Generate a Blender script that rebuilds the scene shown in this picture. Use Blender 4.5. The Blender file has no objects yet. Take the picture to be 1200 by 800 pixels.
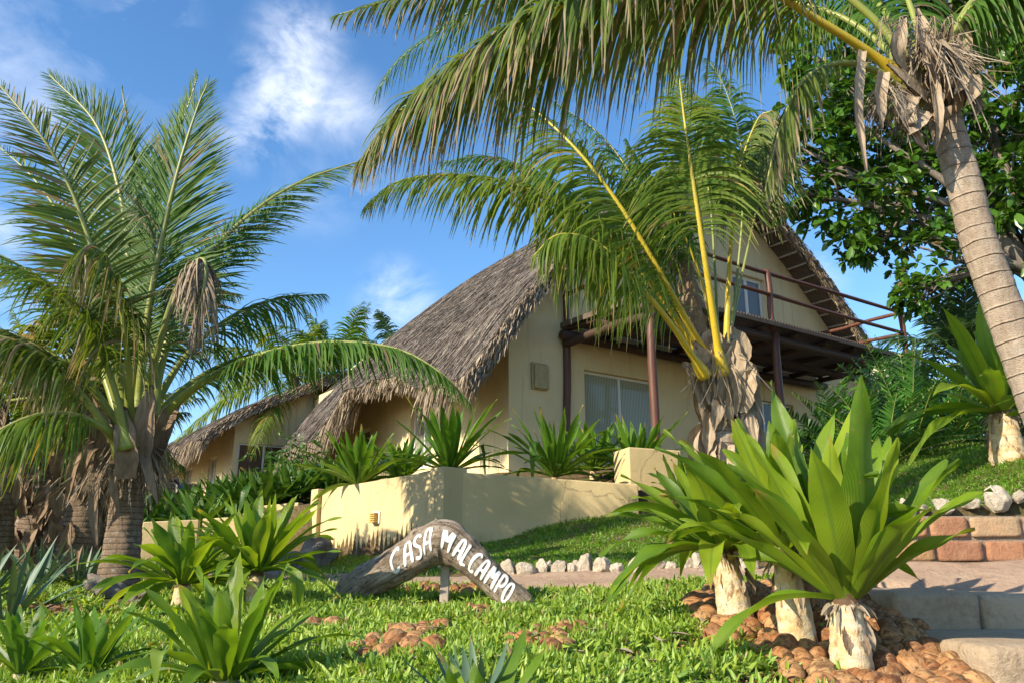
import bpy, math, random
import numpy as np
from mathutils import Vector, Matrix

# ------------------------------------------------------------------ camera
F = 950.0; PITCH = math.atan(260/950.0)
SP, CP = math.sin(PITCH), math.cos(PITCH)
sc = bpy.context.scene
COL = sc.collection
cam_d = bpy.data.cameras.new('camera'); cam = bpy.data.objects.new('camera', cam_d); COL.objects.link(cam)
cam_d.lens = 36*F/1200; cam_d.sensor_width = 36; cam_d.clip_end = 2000; cam_d.clip_start = 0.05
cam.location = (0, 0, 0); cam.rotation_euler = (math.pi/2+PITCH, 0, 0)
sc.camera = cam

# ------------------------------------------------------------------ light
SUN_EL = math.radians(30)
SUN_H = np.array([-0.80, -0.60]); SUN_H /= np.linalg.norm(SUN_H)
TO_SUN = np.array([SUN_H[0]*math.cos(SUN_EL), SUN_H[1]*math.cos(SUN_EL), math.sin(SUN_EL)])
sd = bpy.data.lights.new('sun', 'SUN'); sd.energy = 4.7; sd.angle = math.radians(0.5); sd.color = (1.0, 0.87, 0.68)
so = bpy.data.objects.new('sun', sd); COL.objects.link(so)
so.rotation_euler = Vector(TO_SUN).to_track_quat('Z', 'Y').to_euler()
sc.view_settings.view_transform = 'Standard'; sc.view_settings.look = 'None'
sc.view_settings.gamma = 1; sc.view_settings.use_curve_mapping = False
sc.view_settings.exposure = 0.88

def D(px, py):
    u = (px-600)/F; v = (400-py)/F
    return np.array([u, CP-v*SP, SP+v*CP])
def P(px, py, d):
    r = D(px, py); return r*(d/r[1])
def PX(p):
    p = np.asarray(p, float); y = p[1]*CP+p[2]*SP; v = -p[1]*SP+p[2]*CP
    return 600+F*p[0]/y, 400-F*v/y

# world: Nishita sky and thin clouds
w = bpy.data.worlds.new('World'); sc.world = w; w.use_nodes = True
nt = w.node_tree; nt.nodes.clear()
def nd(nt, t, **k):
    n = nt.nodes.new(t)
    for a, b in k.items(): setattr(n, a, b)
    return n
def lk(nt, a, b): nt.links.new(a, b)
out = nd(nt, 'ShaderNodeOutputWorld'); bg = nd(nt, 'ShaderNodeBackground'); bg.inputs[1].default_value = 0.15
sky = nd(nt, 'ShaderNodeTexSky', sky_type='NISHITA', sun_disc=False)
sky.sun_elevation = SUN_EL; sky.sun_rotation = math.atan2(SUN_H[0], SUN_H[1])
sky.air_density = 1.0; sky.dust_density = 0.25; sky.ozone_density = 3.0; sky.altitude = 0
tc = nd(nt, 'ShaderNodeTexCoord')
hs = nd(nt, 'ShaderNodeHueSaturation'); hs.inputs['Saturation'].default_value = 1.18; hs.inputs['Value'].default_value = .93
lk(nt, sky.outputs[0], hs.inputs['Color'])
def math_n(nt, op, a, b=None, clamp=False):
    n = nd(nt, 'ShaderNodeMath', operation=op, use_clamp=clamp)
    for i, x in enumerate((a, b)):
        if x is None: continue
        if isinstance(x, (int, float)): n.inputs[i].default_value = x
        else: lk(nt, x, n.inputs[i])
    return n.outputs[0]
cl_sum = None
for px, py, r, amp in ((335,105,0.065,.95),(350,55,0.055,.8),(300,155,0.05,.6),(395,130,0.055,.5),(20,72,0.05,.35),(110,72,0.05,.2),(175,25,0.05,.5),(465,350,0.05,.6),(5,275,0.05,.5),(370,225,0.06,.2),(940,320,0.05,.5),(60,130,0.05,.35),(430,210,0.05,.3),
                       (-500,200,0.4,.8),(1700,150,0.35,.7),(600,-700,0.4,.5)):
    d = D(px, py); d /= np.linalg.norm(d)
    vm = nd(nt, 'ShaderNodeVectorMath', operation='DISTANCE'); lk(nt, tc.outputs['Generated'], vm.inputs[0]); vm.inputs[1].default_value = d
    m = nd(nt, 'ShaderNodeMapRange', interpolation_type='SMOOTHSTEP'); lk(nt, vm.outputs['Value'], m.inputs[0])
    m.inputs[1].default_value = 0; m.inputs[2].default_value = r*1.35; m.inputs[3].default_value = amp; m.inputs[4].default_value = 0
    cl_sum = m.outputs[0] if cl_sum is None else math_n(nt, 'MAXIMUM', cl_sum, m.outputs[0])
mp = nd(nt, 'ShaderNodeMapping'); mp.inputs['Scale'].default_value = (1, 1, 1.6); lk(nt, tc.outputs['Generated'], mp.inputs[0])
nz = nd(nt, 'ShaderNodeTexNoise'); nz.inputs['Scale'].default_value = 9; nz.inputs['Detail'].default_value = 10; nz.inputs['Roughness'].default_value = .62; nz.inputs['Distortion'].default_value = .5
lk(nt, mp.outputs[0], nz.inputs['Vector'])
mr = nd(nt, 'ShaderNodeMapRange'); lk(nt, nz.outputs[0], mr.inputs[0]); mr.inputs[1].default_value = .40; mr.inputs[2].default_value = .72; mr.clamp = True
cm = math_n(nt, 'MULTIPLY', mr.outputs[0], cl_sum, True)
mx = nd(nt, 'ShaderNodeMix', data_type='RGBA'); lk(nt, cm, mx.inputs[0]); lk(nt, hs.outputs[0], mx.inputs[6]); mx.inputs[7].default_value = (6.0, 6.1, 6.4, 1)
lk(nt, mx.outputs[2], bg.inputs[0]); lk(nt, bg.outputs[0], out.inputs[0])

# ------------------------------------------------------------------ material helpers
def newmat(name):
    m = bpy.data.materials.new(name); m.use_nodes = True; nt = m.node_tree; nt.nodes.clear()
    o = nd(nt, 'ShaderNodeOutputMaterial'); return m, nt, o
def ramp(nt, fac, stops):
    r = nd(nt, 'ShaderNodeValToRGB'); e = r.color_ramp.elements
    while len(e) > 1: e.remove(e[-1])
    e[0].position = stops[0][0]; e[0].color = (*stops[0][1], 1)
    for p, c in stops[1:]:
        x = e.new(p); x.color = (*c, 1)
    lk(nt, fac, r.inputs[0]); return r.outputs[0]
def noise(nt, scale, detail=4, rough=.55, vec=None, scl=None, dist=0):
    n = nd(nt, 'ShaderNodeTexNoise'); n.inputs['Scale'].default_value = scale; n.inputs['Detail'].default_value = detail
    n.inputs['Roughness'].default_value = rough; n.inputs['Distortion'].default_value = dist
    if vec is None:
        g = nd(nt, 'ShaderNodeTexCoord'); vec = g.outputs['Object']
    if scl is not None:
        mm = nd(nt, 'ShaderNodeMapping'); mm.inputs['Scale'].default_value = scl; lk(nt, vec, mm.inputs[0]); vec = mm.outputs[0]
    lk(nt, vec, n.inputs['Vector']); return n.outputs[0]
def mixc(nt, fac, a, b, blend='MIX'):
    n = nd(nt, 'ShaderNodeMix', data_type='RGBA', blend_type=blend)
    for i, x in ((0, fac), (6, a), (7, b)):
        if isinstance(x, (int, float)): n.inputs[i].default_value = x
        elif isinstance(x, tuple): n.inputs[i].default_value = (*x, 1)
        else: lk(nt, x, n.inputs[i])
    return n.outputs[2]
def maprange(nt, v, a, b, c=0, d=1, sm=False):
    n = nd(nt, 'ShaderNodeMapRange'); n.clamp = True
    if sm: n.interpolation_type = 'SMOOTHSTEP'
    lk(nt, v, n.inputs[0])
    for i, x in enumerate((a, b, c, d)): n.inputs[i+1].default_value = x
    return n.outputs[0]
def bumpn(nt, h, s, dist=.01):
    b = nd(nt, 'ShaderNodeBump'); b.inputs['Strength'].default_value = s; b.inputs['Distance'].default_value = dist
    lk(nt, h, b.inputs['Height']); return b.outputs[0]
def princ(nt, o, col, rough=.8, nrm=None, spec=.4, metal=0):
    b = nd(nt, 'ShaderNodeBsdfPrincipled')
    if isinstance(col, tuple): b.inputs['Base Color'].default_value = (*col, 1)
    else: lk(nt, col, b.inputs['Base Color'])
    if isinstance(rough, (int, float)): b.inputs['Roughness'].default_value = rough
    else: lk(nt, rough, b.inputs['Roughness'])
    b.inputs['Specular IOR Level'].default_value = spec; b.inputs['Metallic'].default_value = metal
    if nrm is not None: lk(nt, nrm, b.inputs['Normal'])
    if o is not None: lk(nt, b.outputs[0], o.inputs[0])
    return b

def mat_leaf(name, cols, tip=None, tip_at=.8, dead=0.0, deadcol=(.22,.16,.09), trans=.3, rough=.45, vein=0.0, spec=.5, tcol=None, midrib=None, mottle=0.25, spots=0):
    """cols: ramp over random island; tip colour toward v=1"""
    m, nt, o = newmat(name)
    g = nd(nt, 'ShaderNodeNewGeometry'); rnd = g.outputs['Random Per Island']
    n = len(cols); c = ramp(nt, rnd, [(i/max(1, n-1), cols[i]) for i in range(n)])
    uv = nd(nt, 'ShaderNodeUVMap'); sx = nd(nt, 'ShaderNodeSeparateXYZ'); lk(nt, uv.outputs[0], sx.inputs[0])
    nn = noise(nt, 6, 3)
    c = mixc(nt, mottle, c, ramp(nt, nn, [(.3, tuple(x*.55 for x in cols[0])), (.7, cols[-1])]))
    if midrib:
        c = mixc(nt, maprange(nt, math_n(nt, 'ABSOLUTE', math_n(nt, 'SUBTRACT', sx.outputs[0], .5)), 0.02, .09, .6, 0), c, midrib)
    if vein > 0:
        wv = nd(nt, 'ShaderNodeTexWave'); wv.inputs['Scale'].default_value = 9; wv.inputs['Distortion'].default_value = .3
        mm = nd(nt, 'ShaderNodeMapping'); mm.inputs['Scale'].default_value = (1, .02, 1); lk(nt, uv.outputs[0], mm.inputs[0]); lk(nt, mm.outputs[0], wv.inputs[0])
        c = mixc(nt, math_n(nt, 'MULTIPLY', wv.outputs[1], vein), c, tuple(x*.5 for x in cols[0]))
    if tip:
        r2 = math_n(nt, 'FRACT', math_n(nt, 'MULTIPLY', rnd, 17.3))
        thr = math_n(nt, 'ADD', tip_at-.12, math_n(nt, 'MULTIPLY', r2, .4))
        t = math_n(nt, 'SUBTRACT', math_n(nt, 'ADD', sx.outputs[1], math_n(nt, 'MULTIPLY', math_n(nt, 'SUBTRACT', nn, .5), .12)), thr)
        c = mixc(nt, maprange(nt, t, -.04, .06), c, tip)
    if spots > 0:
        sp = noise(nt, 26, 4, .6); c = mixc(nt, maprange(nt, sp, .66, .71, 0, spots), c, (.30,.22,.06))
        big_ = noise(nt, 3.5, 5, .65); c = mixc(nt, maprange(nt, big_, .55, .75, 0, .45), c, (.30,.34,.05))
        ed = math_n(nt, 'ADD', math_n(nt, 'ABSOLUTE', math_n(nt, 'SUBTRACT', sx.outputs[0], .5)), math_n(nt, 'MULTIPLY', math_n(nt, 'SUBTRACT', noise(nt, 5, 5, .7), .5), .5)); c = mixc(nt, maprange(nt, ed, .56, .60, 0, .8), c, (.36,.27,.08))
    if dead > 0:
        r3 = math_n(nt, 'FRACT', math_n(nt, 'MULTIPLY', rnd, 41.7))
        c = mixc(nt, math_n(nt, 'LESS_THAN', r3, dead), c, deadcol)
    b = princ(nt, None, c, rough, spec=spec)
    if vein > 0:
        lk(nt, bumpn(nt, wv.outputs[1], .5, .004), b.inputs['Normal'])
    tr = nd(nt, 'ShaderNodeBsdfTranslucent')
    lk(nt, mixc(nt, 1.0, c, tcol or (1.5, 1.35, .6), 'MULTIPLY'), tr.inputs[0])
    ms = nd(nt, 'ShaderNodeMixShader'); ms.inputs[0].default_value = trans
    lk(nt, b.outputs[0], ms.inputs[1]); lk(nt, tr.outputs[0], ms.inputs[2]); lk(nt, ms.outputs[0], o.inputs[0])
    return m

M = {}
M['palm'] = mat_leaf('palm_leaflet', [(.05,.13,.018),(.075,.18,.022),(.12,.23,.03)], tip=(.30,.24,.13), tip_at=.97, dead=.03, trans=.45, rough=.5, spec=.35)
M['palm_old'] = mat_leaf('palm_leaflet_worn', [(.07,.13,.02),(.12,.19,.03),(.18,.22,.04)], tip=(.34,.27,.17), tip_at=.78, dead=.12, deadcol=(.28,.21,.13), trans=.38, rough=.5, spec=.35)
M['palm_yel'] = mat_leaf('palm_leaflet_yellow_green', [(.08,.17,.018),(.14,.24,.025),(.24,.30,.03)], tip=(.36,.29,.12), tip_at=.92, dead=.05, deadcol=(.38,.29,.08), trans=.45, rough=.48, spec=.4)
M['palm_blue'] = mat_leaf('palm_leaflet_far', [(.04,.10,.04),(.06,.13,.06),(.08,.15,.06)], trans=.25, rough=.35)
M['palm_dead'] = mat_leaf('dry_leaflet', [(.20,.15,.10),(.30,.24,.17),(.42,.36,.28)], trans=.15, rough=.8, tcol=(1.1,1,.8), spec=.2)
M['crinum'] = mat_leaf('crinum_leaf', [(.08,.20,.014),(.18,.34,.018),(.38,.50,.03)], tip=(.42,.30,.05), tip_at=1.02, trans=.40, rough=.40, vein=.35, midrib=(.14,.25,.04), mottle=.25, spots=.7)
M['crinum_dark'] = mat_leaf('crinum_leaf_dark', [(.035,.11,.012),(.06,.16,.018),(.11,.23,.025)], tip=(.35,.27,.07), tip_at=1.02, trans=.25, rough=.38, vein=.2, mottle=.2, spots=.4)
M['crinum_mid'] = mat_leaf('crinum_leaf_terrace', [(.07,.19,.015),(.12,.27,.02),(.22,.36,.03)], tip=(.38,.28,.07), tip_at=.98, trans=.32, rough=.38, vein=.2, mottle=.2, spots=.4)
M['agave'] = mat_leaf('agave_leaf', [(.06,.12,.07),(.09,.16,.09),(.13,.20,.10)], tip=(.25,.16,.08), tip_at=.93, trans=.1, rough=.5)
M['succ'] = mat_leaf('succulent_leaf', [(.12,.25,.03),(.22,.38,.04),(.40,.52,.07)], tip=(.48,.46,.12), tip_at=.98, trans=.35, rough=.45, mottle=.35, dead=.02, deadcol=(.42,.30,.14))
M['grass'] = mat_leaf('lawn_blade', [(.08,.20,.015),(.13,.28,.02),(.20,.36,.03)], trans=.4, rough=.5, dead=.07, deadcol=(.34,.30,.14), mottle=.4)
M['tree'] = mat_leaf('broad_leaf', [(.03,.095,.012),(.055,.15,.016),(.11,.23,.022)], trans=.32, rough=.33, mottle=.2, dead=.01, midrib=(.1,.18,.04))
M['shrub'] = mat_leaf('shrub_leaf', [(.035,.10,.015),(.06,.15,.02),(.10,.20,.03)], trans=.25, rough=.4)
M['litter'] = mat_leaf('husk_chip', [(.16,.06,.03),(.28,.13,.06),(.40,.26,.14)], trans=.05, rough=.85, spec=.2)
M['fern'] = mat_leaf('fern_leaflet', [(.04,.15,.025),(.07,.20,.03),(.11,.25,.035)], trans=.25, rough=.35)

def mat_rachis(name, a, b):
    m, nt, o = newmat(name); n = noise(nt, 14, 4)
    uv = nd(nt, 'ShaderNodeUVMap'); sx = nd(nt, 'ShaderNodeSeparateXYZ'); lk(nt, uv.outputs[0], sx.inputs[0])
    c = mixc(nt, maprange(nt, math_n(nt, 'ADD', sx.outputs[1], math_n(nt, 'MULTIPLY', n, .3)), .2, .95), a, b)
    c = mixc(nt, maprange(nt, noise(nt, 60, 3), .58, .7, 0, .6), c, (.25,.16,.05))
    princ(nt, o, c, .42); return m
M['rachis'] = mat_rachis('petiole_green', (.20,.24,.04), (.28,.29,.09))
M['rachis_yel'] = mat_rachis('petiole_yellow', (.56,.40,.025), (.40,.36,.05))
M['rachis_dead'] = mat_rachis('petiole_dry', (.26,.19,.11), (.30,.23,.15))

def mat_trunk(name, a, b, dark, rings=15.0):
    m, nt, o = newmat(name)
    uv = nd(nt, 'ShaderNodeUVMap'); sx = nd(nt, 'ShaderNodeSeparateXYZ'); lk(nt, uv.outputs[0], sx.inputs[0])
    nw = noise(nt, 5, 3); nf = noise(nt, 22, 6, .7, scl=(1,1,.35)); fine = noise(nt, 60, 5, .7, scl=(1,1,3))
    ph = math_n(nt, 'FRACT', math_n(nt, 'ADD', math_n(nt, 'MULTIPLY', sx.outputs[1], rings), math_n(nt, 'MULTIPLY', nw, .35)))
    line = maprange(nt, math_n(nt, 'ABSOLUTE', math_n(nt, 'SUBTRACT', ph, .5)), .0, .09, 1, 0, True)
    c = mixc(nt, maprange(nt, nf, .35, .7), a, b)
    c = mixc(nt, math_n(nt, 'MULTIPLY', math_n(nt, 'MULTIPLY', line, maprange(nt, noise(nt, 9, 4), .3, .7, .05, .7)), .6), c, dark)
    c = mixc(nt, maprange(nt, fine, .52, .72, 0, .55), c, dark)
    c = mixc(nt, maprange(nt, noise(nt, 4, 7, .75), .56, .62, 0, .55), c, (.46,.44,.38))
    c = mixc(nt, maprange(nt, noise(nt, 3, 4), .55, .75, 0, .5), c, tuple(min(1, x*1.35) for x in b))
    h = math_n(nt, 'ADD', math_n(nt, 'MULTIPLY', line, -1.2), math_n(nt, 'ADD', nf, fine))
    princ(nt, o, c, .9, bumpn(nt, h, .9, .02), spec=.2); return m
M['trunk'] = mat_trunk('palm_trunk_bark', (.34,.26,.19), (.52,.43,.33), (.15,.105,.07), 9)
M['trunk_l'] = mat_trunk('palm_trunk_bark_brown', (.20,.14,.09), (.32,.24,.17), (.065,.042,.028), 22)
def mat_fibre(name, a, b, sc_=(1,1,.15), s=30):
    m, nt, o = newmat(name); n = noise(nt, s, 6, .7, scl=sc_)
    c = ramp(nt, n, [(.3, a), (.7, b)]); g = nd(nt, 'ShaderNodeNewGeometry')
    c = mixc(nt, math_n(nt, 'MULTIPLY', g.outputs['Random Per Island'], .5), c, tuple(x*.6 for x in a))
    princ(nt, o, c, .9, bumpn(nt, n, .8, .012), spec=.15); return m
M['boot'] = mat_fibre('dry_leaf_sheath', (.30,.22,.14), (.62,.50,.36))
M['boot_l'] = mat_fibre('dry_leaf_sheath_brown', (.18,.12,.075), (.40,.30,.20))
M['bark'] = mat_fibre('tree_bark', (.12,.10,.08), (.32,.28,.23), (1,1,.4), 12)

def mat_crinum_stem():
    m, nt, o = newmat('crinum_stem')
    uv = nd(nt, 'ShaderNodeUVMap'); sx = nd(nt, 'ShaderNodeSeparateXYZ'); lk(nt, uv.outputs[0], sx.inputs[0])
    n = noise(nt, 11, 6, .75, scl=(1,1,1.8)); n2 = noise(nt, 26, 6, .75, scl=(1,1,.45)); v = sx.outputs[1]
    c = mixc(nt, maprange(nt, n, .4, .62), (.60,.52,.36), (.56,.36,.15))
    c = mixc(nt, maprange(nt, n2, .53, .62, 0, .9), c, (.20,.11,.045))
    t = math_n(nt, 'ADD', v, math_n(nt, 'MULTIPLY', math_n(nt, 'SUBTRACT', n, .5), .35))
    c = mixc(nt, maprange(nt, t, .72, .76), c, (.10,.055,.025))
    c = mixc(nt, maprange(nt, t, .84, .87), c, (.27,.36,.09))
    princ(nt, o, c, .6, bumpn(nt, math_n(nt, 'ADD', n, n2), .7, .015)); return m
M['cstem'] = mat_crinum_stem()

def mat_stucco(name, a, b, stain=(.25,.19,.10), crack=False, st=.25, splash=False):
    m, nt, o = newmat(name)
    n = noise(nt, 1.3, 6, .6); f = noise(nt, 45, 5, .6); big = noise(nt, .9, 5, .6, scl=(1,1,.35)); med = noise(nt, 6, 5, .6)
    c = mixc(nt, maprange(nt, n, .3, .7), a, b)
    c = mixc(nt, maprange(nt, big, .55, .8, 0, st), c, stain)
    c = mixc(nt, maprange(nt, noise(nt, 5, 7, .75), .6, .8, 0, st*.8), c, stain)
    h = math_n(nt, 'ADD', math_n(nt, 'MULTIPLY', f, .4), math_n(nt, 'MULTIPLY', med, 1.5))
    dr = noise(nt, 7, 5, .65, scl=(1, 1, .06)); c = mixc(nt, maprange(nt, dr, .58, .74, 0, .45), c, stain)
    if splash:
        t0 = nd(nt, 'ShaderNodeTexCoord'); sz = nd(nt, 'ShaderNodeSeparateXYZ'); lk(nt, t0.outputs['Object'], sz.inputs[0])
        zz_ = math_n(nt, 'ADD', sz.outputs[2], math_n(nt, 'MULTIPLY', math_n(nt, 'SUBTRACT', noise(nt, 3.5, 6, .7), .5), -.9))
        c = mixc(nt, maprange(nt, zz_, .0, .32, .5, 0), c, (.26,.19,.10))
    if crack:
        vo = nd(nt, 'ShaderNodeTexVoronoi', feature='DISTANCE_TO_EDGE'); vo.inputs['Scale'].default_value = .55
        t = nd(nt, 'ShaderNodeTexCoord'); vv = nd(nt, 'ShaderNodeVectorMath', operation='ADD'); lk(nt, t.outputs['Object'], vv.inputs[0])
        nn = nd(nt, 'ShaderNodeTexNoise'); nn.inputs['Scale'].default_value = 5; nn.inputs['Detail'].default_value = 5; lk(nt, t.outputs['Object'], nn.inputs['Vector'])
        sc2 = nd(nt, 'ShaderNodeVectorMath', operation='SCALE'); lk(nt, nn.outputs['Color'], sc2.inputs[0]); sc2.inputs['Scale'].default_value = .25
        lk(nt, sc2.outputs[0], vv.inputs[1]); lk(nt, vv.outputs[0], vo.inputs['Vector'])
        c = mixc(nt, maprange(nt, vo.outputs[0], 0, .006, .6, 0), c, (.16,.12,.07))
    princ(nt, o, c, .92, bumpn(nt, h, .35, .012), spec=.2); return m
M['wall'] = mat_stucco('sand_stucco', (.66,.525,.29), (.73,.59,.34), st=.3)
M['gwall'] = mat_stucco('garden_wall_stucco', (.55,.425,.215), (.64,.505,.275), crack=True, st=.5, splash=True)
def mat_simple(name, col, rough=.6, n=.3, s=20, metal=0, spec=.4, scl=None):
    m, nt, o = newmat(name); nn = noise(nt, s, 5, .6, scl=scl)
    c = mixc(nt, maprange(nt, nn, .35, .75, 0, n*2), col, tuple(x*.5 for x in col))
    princ(nt, o, c, rough, bumpn(nt, nn, .3, .005), metal=metal, spec=spec); return m
M['wood_red'] = mat_simple('stained_log_timber', (.13,.052,.032), .5, .4, 14, scl=(1,1,.2))
M['wood_dark'] = mat_simple('dark_timber', (.07,.038,.026), .6, .4, 14)
M['slat'] = mat_simple('deck_slat', (.17,.12,.09), .8, .4, 10)
M['batten'] = mat_simple('pale_batten', (.42,.35,.27), .8, .4, 18)
M['white'] = mat_simple('white_frame', (.72,.71,.68), .5, .1)
M['black'] = mat_simple('black_metal', (.02,.02,.02), .45, .1)
M['terra'] = mat_simple('terracotta', (.42,.26,.16), .8, .3)
M['boxm'] = mat_simple('box_lid_paint', (.46,.36,.18), .8, .3, 12)
def mat_glass(name, tint, back):
    m, nt, o = newmat(name)
    # curtained glazing: folded cloth seen through reflective glass
    wv = nd(nt, 'ShaderNodeTexWave'); uv = nd(nt, 'ShaderNodeUVMap'); wv.inputs['Scale'].default_value = 5; wv.inputs['Distortion'].default_value = 2.0; wv.inputs['Detail'].default_value = 2
    mm = nd(nt, 'ShaderNodeMapping'); mm.inputs['Scale'].default_value = (1, .08, 1); lk(nt, uv.outputs[0], mm.inputs[0]); lk(nt, mm.outputs[0], wv.inputs[0])
    c = mixc(nt, wv.outputs[1], tint, back)
    b = princ(nt, None, c, .9, spec=.1); g = nd(nt, 'ShaderNodeBsdfGlossy'); g.inputs['Roughness'].default_value = .03
    fr = nd(nt, 'ShaderNodeFresnel'); fr.inputs[0].default_value = 1.6; ms = nd(nt, 'ShaderNodeMixShader')
    lk(nt, math_n(nt, 'MULTIPLY', fr.outputs[0], .45), ms.inputs[0]); lk(nt, b.outputs[0], ms.inputs[1]); lk(nt, g.outputs[0], ms.inputs[2]); lk(nt, ms.outputs[0], o.inputs[0]); return m
M['glass'] = mat_glass('curtained_glass', (.20,.22,.15), (.42,.43,.33))
M['glass_b'] = mat_glass('dark_glass', (.10,.13,.15), (.22,.25,.26))
M['blind'] = mat_glass('brown_blind_glass', (.07,.045,.03), (.14,.09,.06))

def mat_thatch(name, a, b, c2):
    m, nt, o = newmat(name); g = nd(nt, 'ShaderNodeNewGeometry')
    c = ramp(nt, g.outputs['Random Per Island'], [(0, a), (.5, b), (1, c2)])
    n = noise(nt, 1.4, 5, .6); c = mixc(nt, maprange(nt, n, .35, .7, 0, .45), c, a)
    princ(nt, o, c, .95, spec=.1); return m
M['straw'] = mat_thatch('weathered_straw', (.13,.105,.085), (.24,.20,.165), (.40,.35,.29))
M['strawtan'] = mat_thatch('tan_straw', (.20,.15,.10), (.34,.27,.19), (.50,.42,.31))
def mat_thatch_base():
    m, nt, o = newmat('thatch_bed'); uv = nd(nt, 'ShaderNodeUVMap')
    n = noise(nt, 40, 6, .7, vec=uv.outputs[0], scl=(1, .12, 1)); n2 = noise(nt, 2, 5)
    c = ramp(nt, n, [(.3,(.06,.045,.032)),(.55,(.17,.13,.10)),(.8,(.30,.25,.20))])
    c = mixc(nt, maprange(nt, n2, .4, .7, 0, .5), c, (.12,.10,.085))
    princ(nt, o, c, .95, bumpn(nt, n, 1, .05), spec=.1); return m
M['thatch'] = mat_thatch_base()

def mat_ground():
    m, nt, o = newmat('soil'); n = noise(nt, 2.5, 8, .7); f = noise(nt, 25, 8, .75)
    c = ramp(nt, f, [(.3,(.07,.045,.025)),(.5,(.17,.11,.06)),(.72,(.32,.23,.14))])
    c = mixc(nt, maprange(nt, n, .4, .65, 0, .6), c, (.06,.09,.02))
    princ(nt, o, c, .95, bumpn(nt, math_n(nt, 'ADD', f, n), .9, .04), spec=.1); return m
M['ground'] = mat_ground()
def mat_stone(name, a, b, dark, s=5, bs=.8):
    m, nt, o = newmat(name); n = noise(nt, s, 8, .7, dist=.4); f = noise(nt, s*6, 8, .75); g = nd(nt, 'ShaderNodeObjectInfo')
    c = mixc(nt, maprange(nt, n, .35, .65), a, b)
    c = mixc(nt, maprange(nt, f, .5, .72, 0, .6), c, dark)
    c = mixc(nt, maprange(nt, noise(nt, s*2.5, 6, .7), .58, .7, 0, .6), c, dark)
    c = mixc(nt, math_n(nt, 'MULTIPLY', g.outputs['Random'], .35), c, dark)
    princ(nt, o, c, .9, bumpn(nt, math_n(nt, 'ADD', f, math_n(nt, 'MULTIPLY', n, 2)), bs, .03), spec=.2); return m
M['path'] = mat_stone('path_stone', (.42,.28,.19), (.50,.37,.26), (.20,.13,.09), 2.2)
M['step'] = mat_stone('step_stone', (.50,.38,.25), (.58,.46,.32), (.24,.16,.10), 4)
M['white_stone'] = mat_stone('coral_stone', (.72,.66,.54), (.62,.52,.38), (.26,.20,.14), 9, .9)
M['rock'] = mat_stone('grey_rock', (.30,.25,.20), (.42,.36,.29), (.10,.08,.06), 5, 1)
M['mortar'] = mat_stone('mortar', (.36,.29,.22), (.44,.36,.27), (.18,.13,.09), 9)
def mat_brick():
    m, nt, o = newmat('rough_stone_brick'); g = nd(nt, 'ShaderNodeNewGeometry'); f = noise(nt, 25, 8, .75)
    c = ramp(nt, g.outputs['Random Per Island'], [(0,(.42,.20,.11)),(.35,(.46,.29,.13)),(.6,(.36,.17,.10)),(.85,(.48,.33,.18)),(1,(.36,.27,.19))])
    c = mixc(nt, maprange(nt, f, .5, .75, 0, .7), c, (.22,.13,.08))
    c = mixc(nt, maprange(nt, noise(nt, 7, 5), .45, .7, 0, .5), c, (.60,.36,.20))
    princ(nt, o, c, .9, bumpn(nt, f, 1, .02), spec=.15); return m
M['brick'] = mat_brick()
def mat_coco():
    m, nt, o = newmat('coconut_shell'); g = nd(nt, 'ShaderNodeObjectInfo'); f = noise(nt, 16, 6, .7); n = noise(nt, 60, 5, .7, scl=(1,1,.15))
    c = ramp(nt, g.outputs['Random'], [(0,(.12,.045,.018)),(.25,(.36,.16,.055)),(.5,(.22,.075,.025)),(.75,(.42,.24,.10)),(1,(.30,.12,.04))])
    c = mixc(nt, maprange(nt, f, .45, .62, 0, .7), c, (.40,.25,.12))
    c = mixc(nt, maprange(nt, n, .48, .6, 0, .85), c, (.085,.035,.016))
    princ(nt, o, c, .72, bumpn(nt, math_n(nt, 'ADD', f, n), .55, .008), spec=.25); return m
M['coco'] = mat_coco()
def mat_log():
    m, nt, o = newmat('driftwood'); uv = nd(nt, 'ShaderNodeUVMap')
    n = noise(nt, 14, 8, .75, vec=uv.outputs[0], scl=(2.2, .30, 1), dist=.6); n2 = noise(nt, 9, 8, .75); f = noise(nt, 34, 7, .75)
    c = ramp(nt, n, [(.32,(.10,.065,.04)),(.48,(.36,.28,.20)),(.66,(.62,.54,.44))])
    c = mixc(nt, maprange(nt, n2, .47, .62, 0, .75), c, (.16,.11,.07))
    c = mixc(nt, maprange(nt, f, .55, .62, 0, .85), c, (.04,.025,.014))
    princ(nt, o, c, .9, bumpn(nt, math_n(nt, 'ADD', math_n(nt, 'MULTIPLY', n, 1.6), f), 1, .02), spec=.2); return m
M['log'] = mat_log()
M['paint'] = mat_simple('white_paint', (.80,.79,.75), .7, .12, 30)
M['lamp'] = mat_simple('amber_louvre', (.62,.42,.12), .5, .2)
M['dry'] = M['palm_dead']

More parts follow.
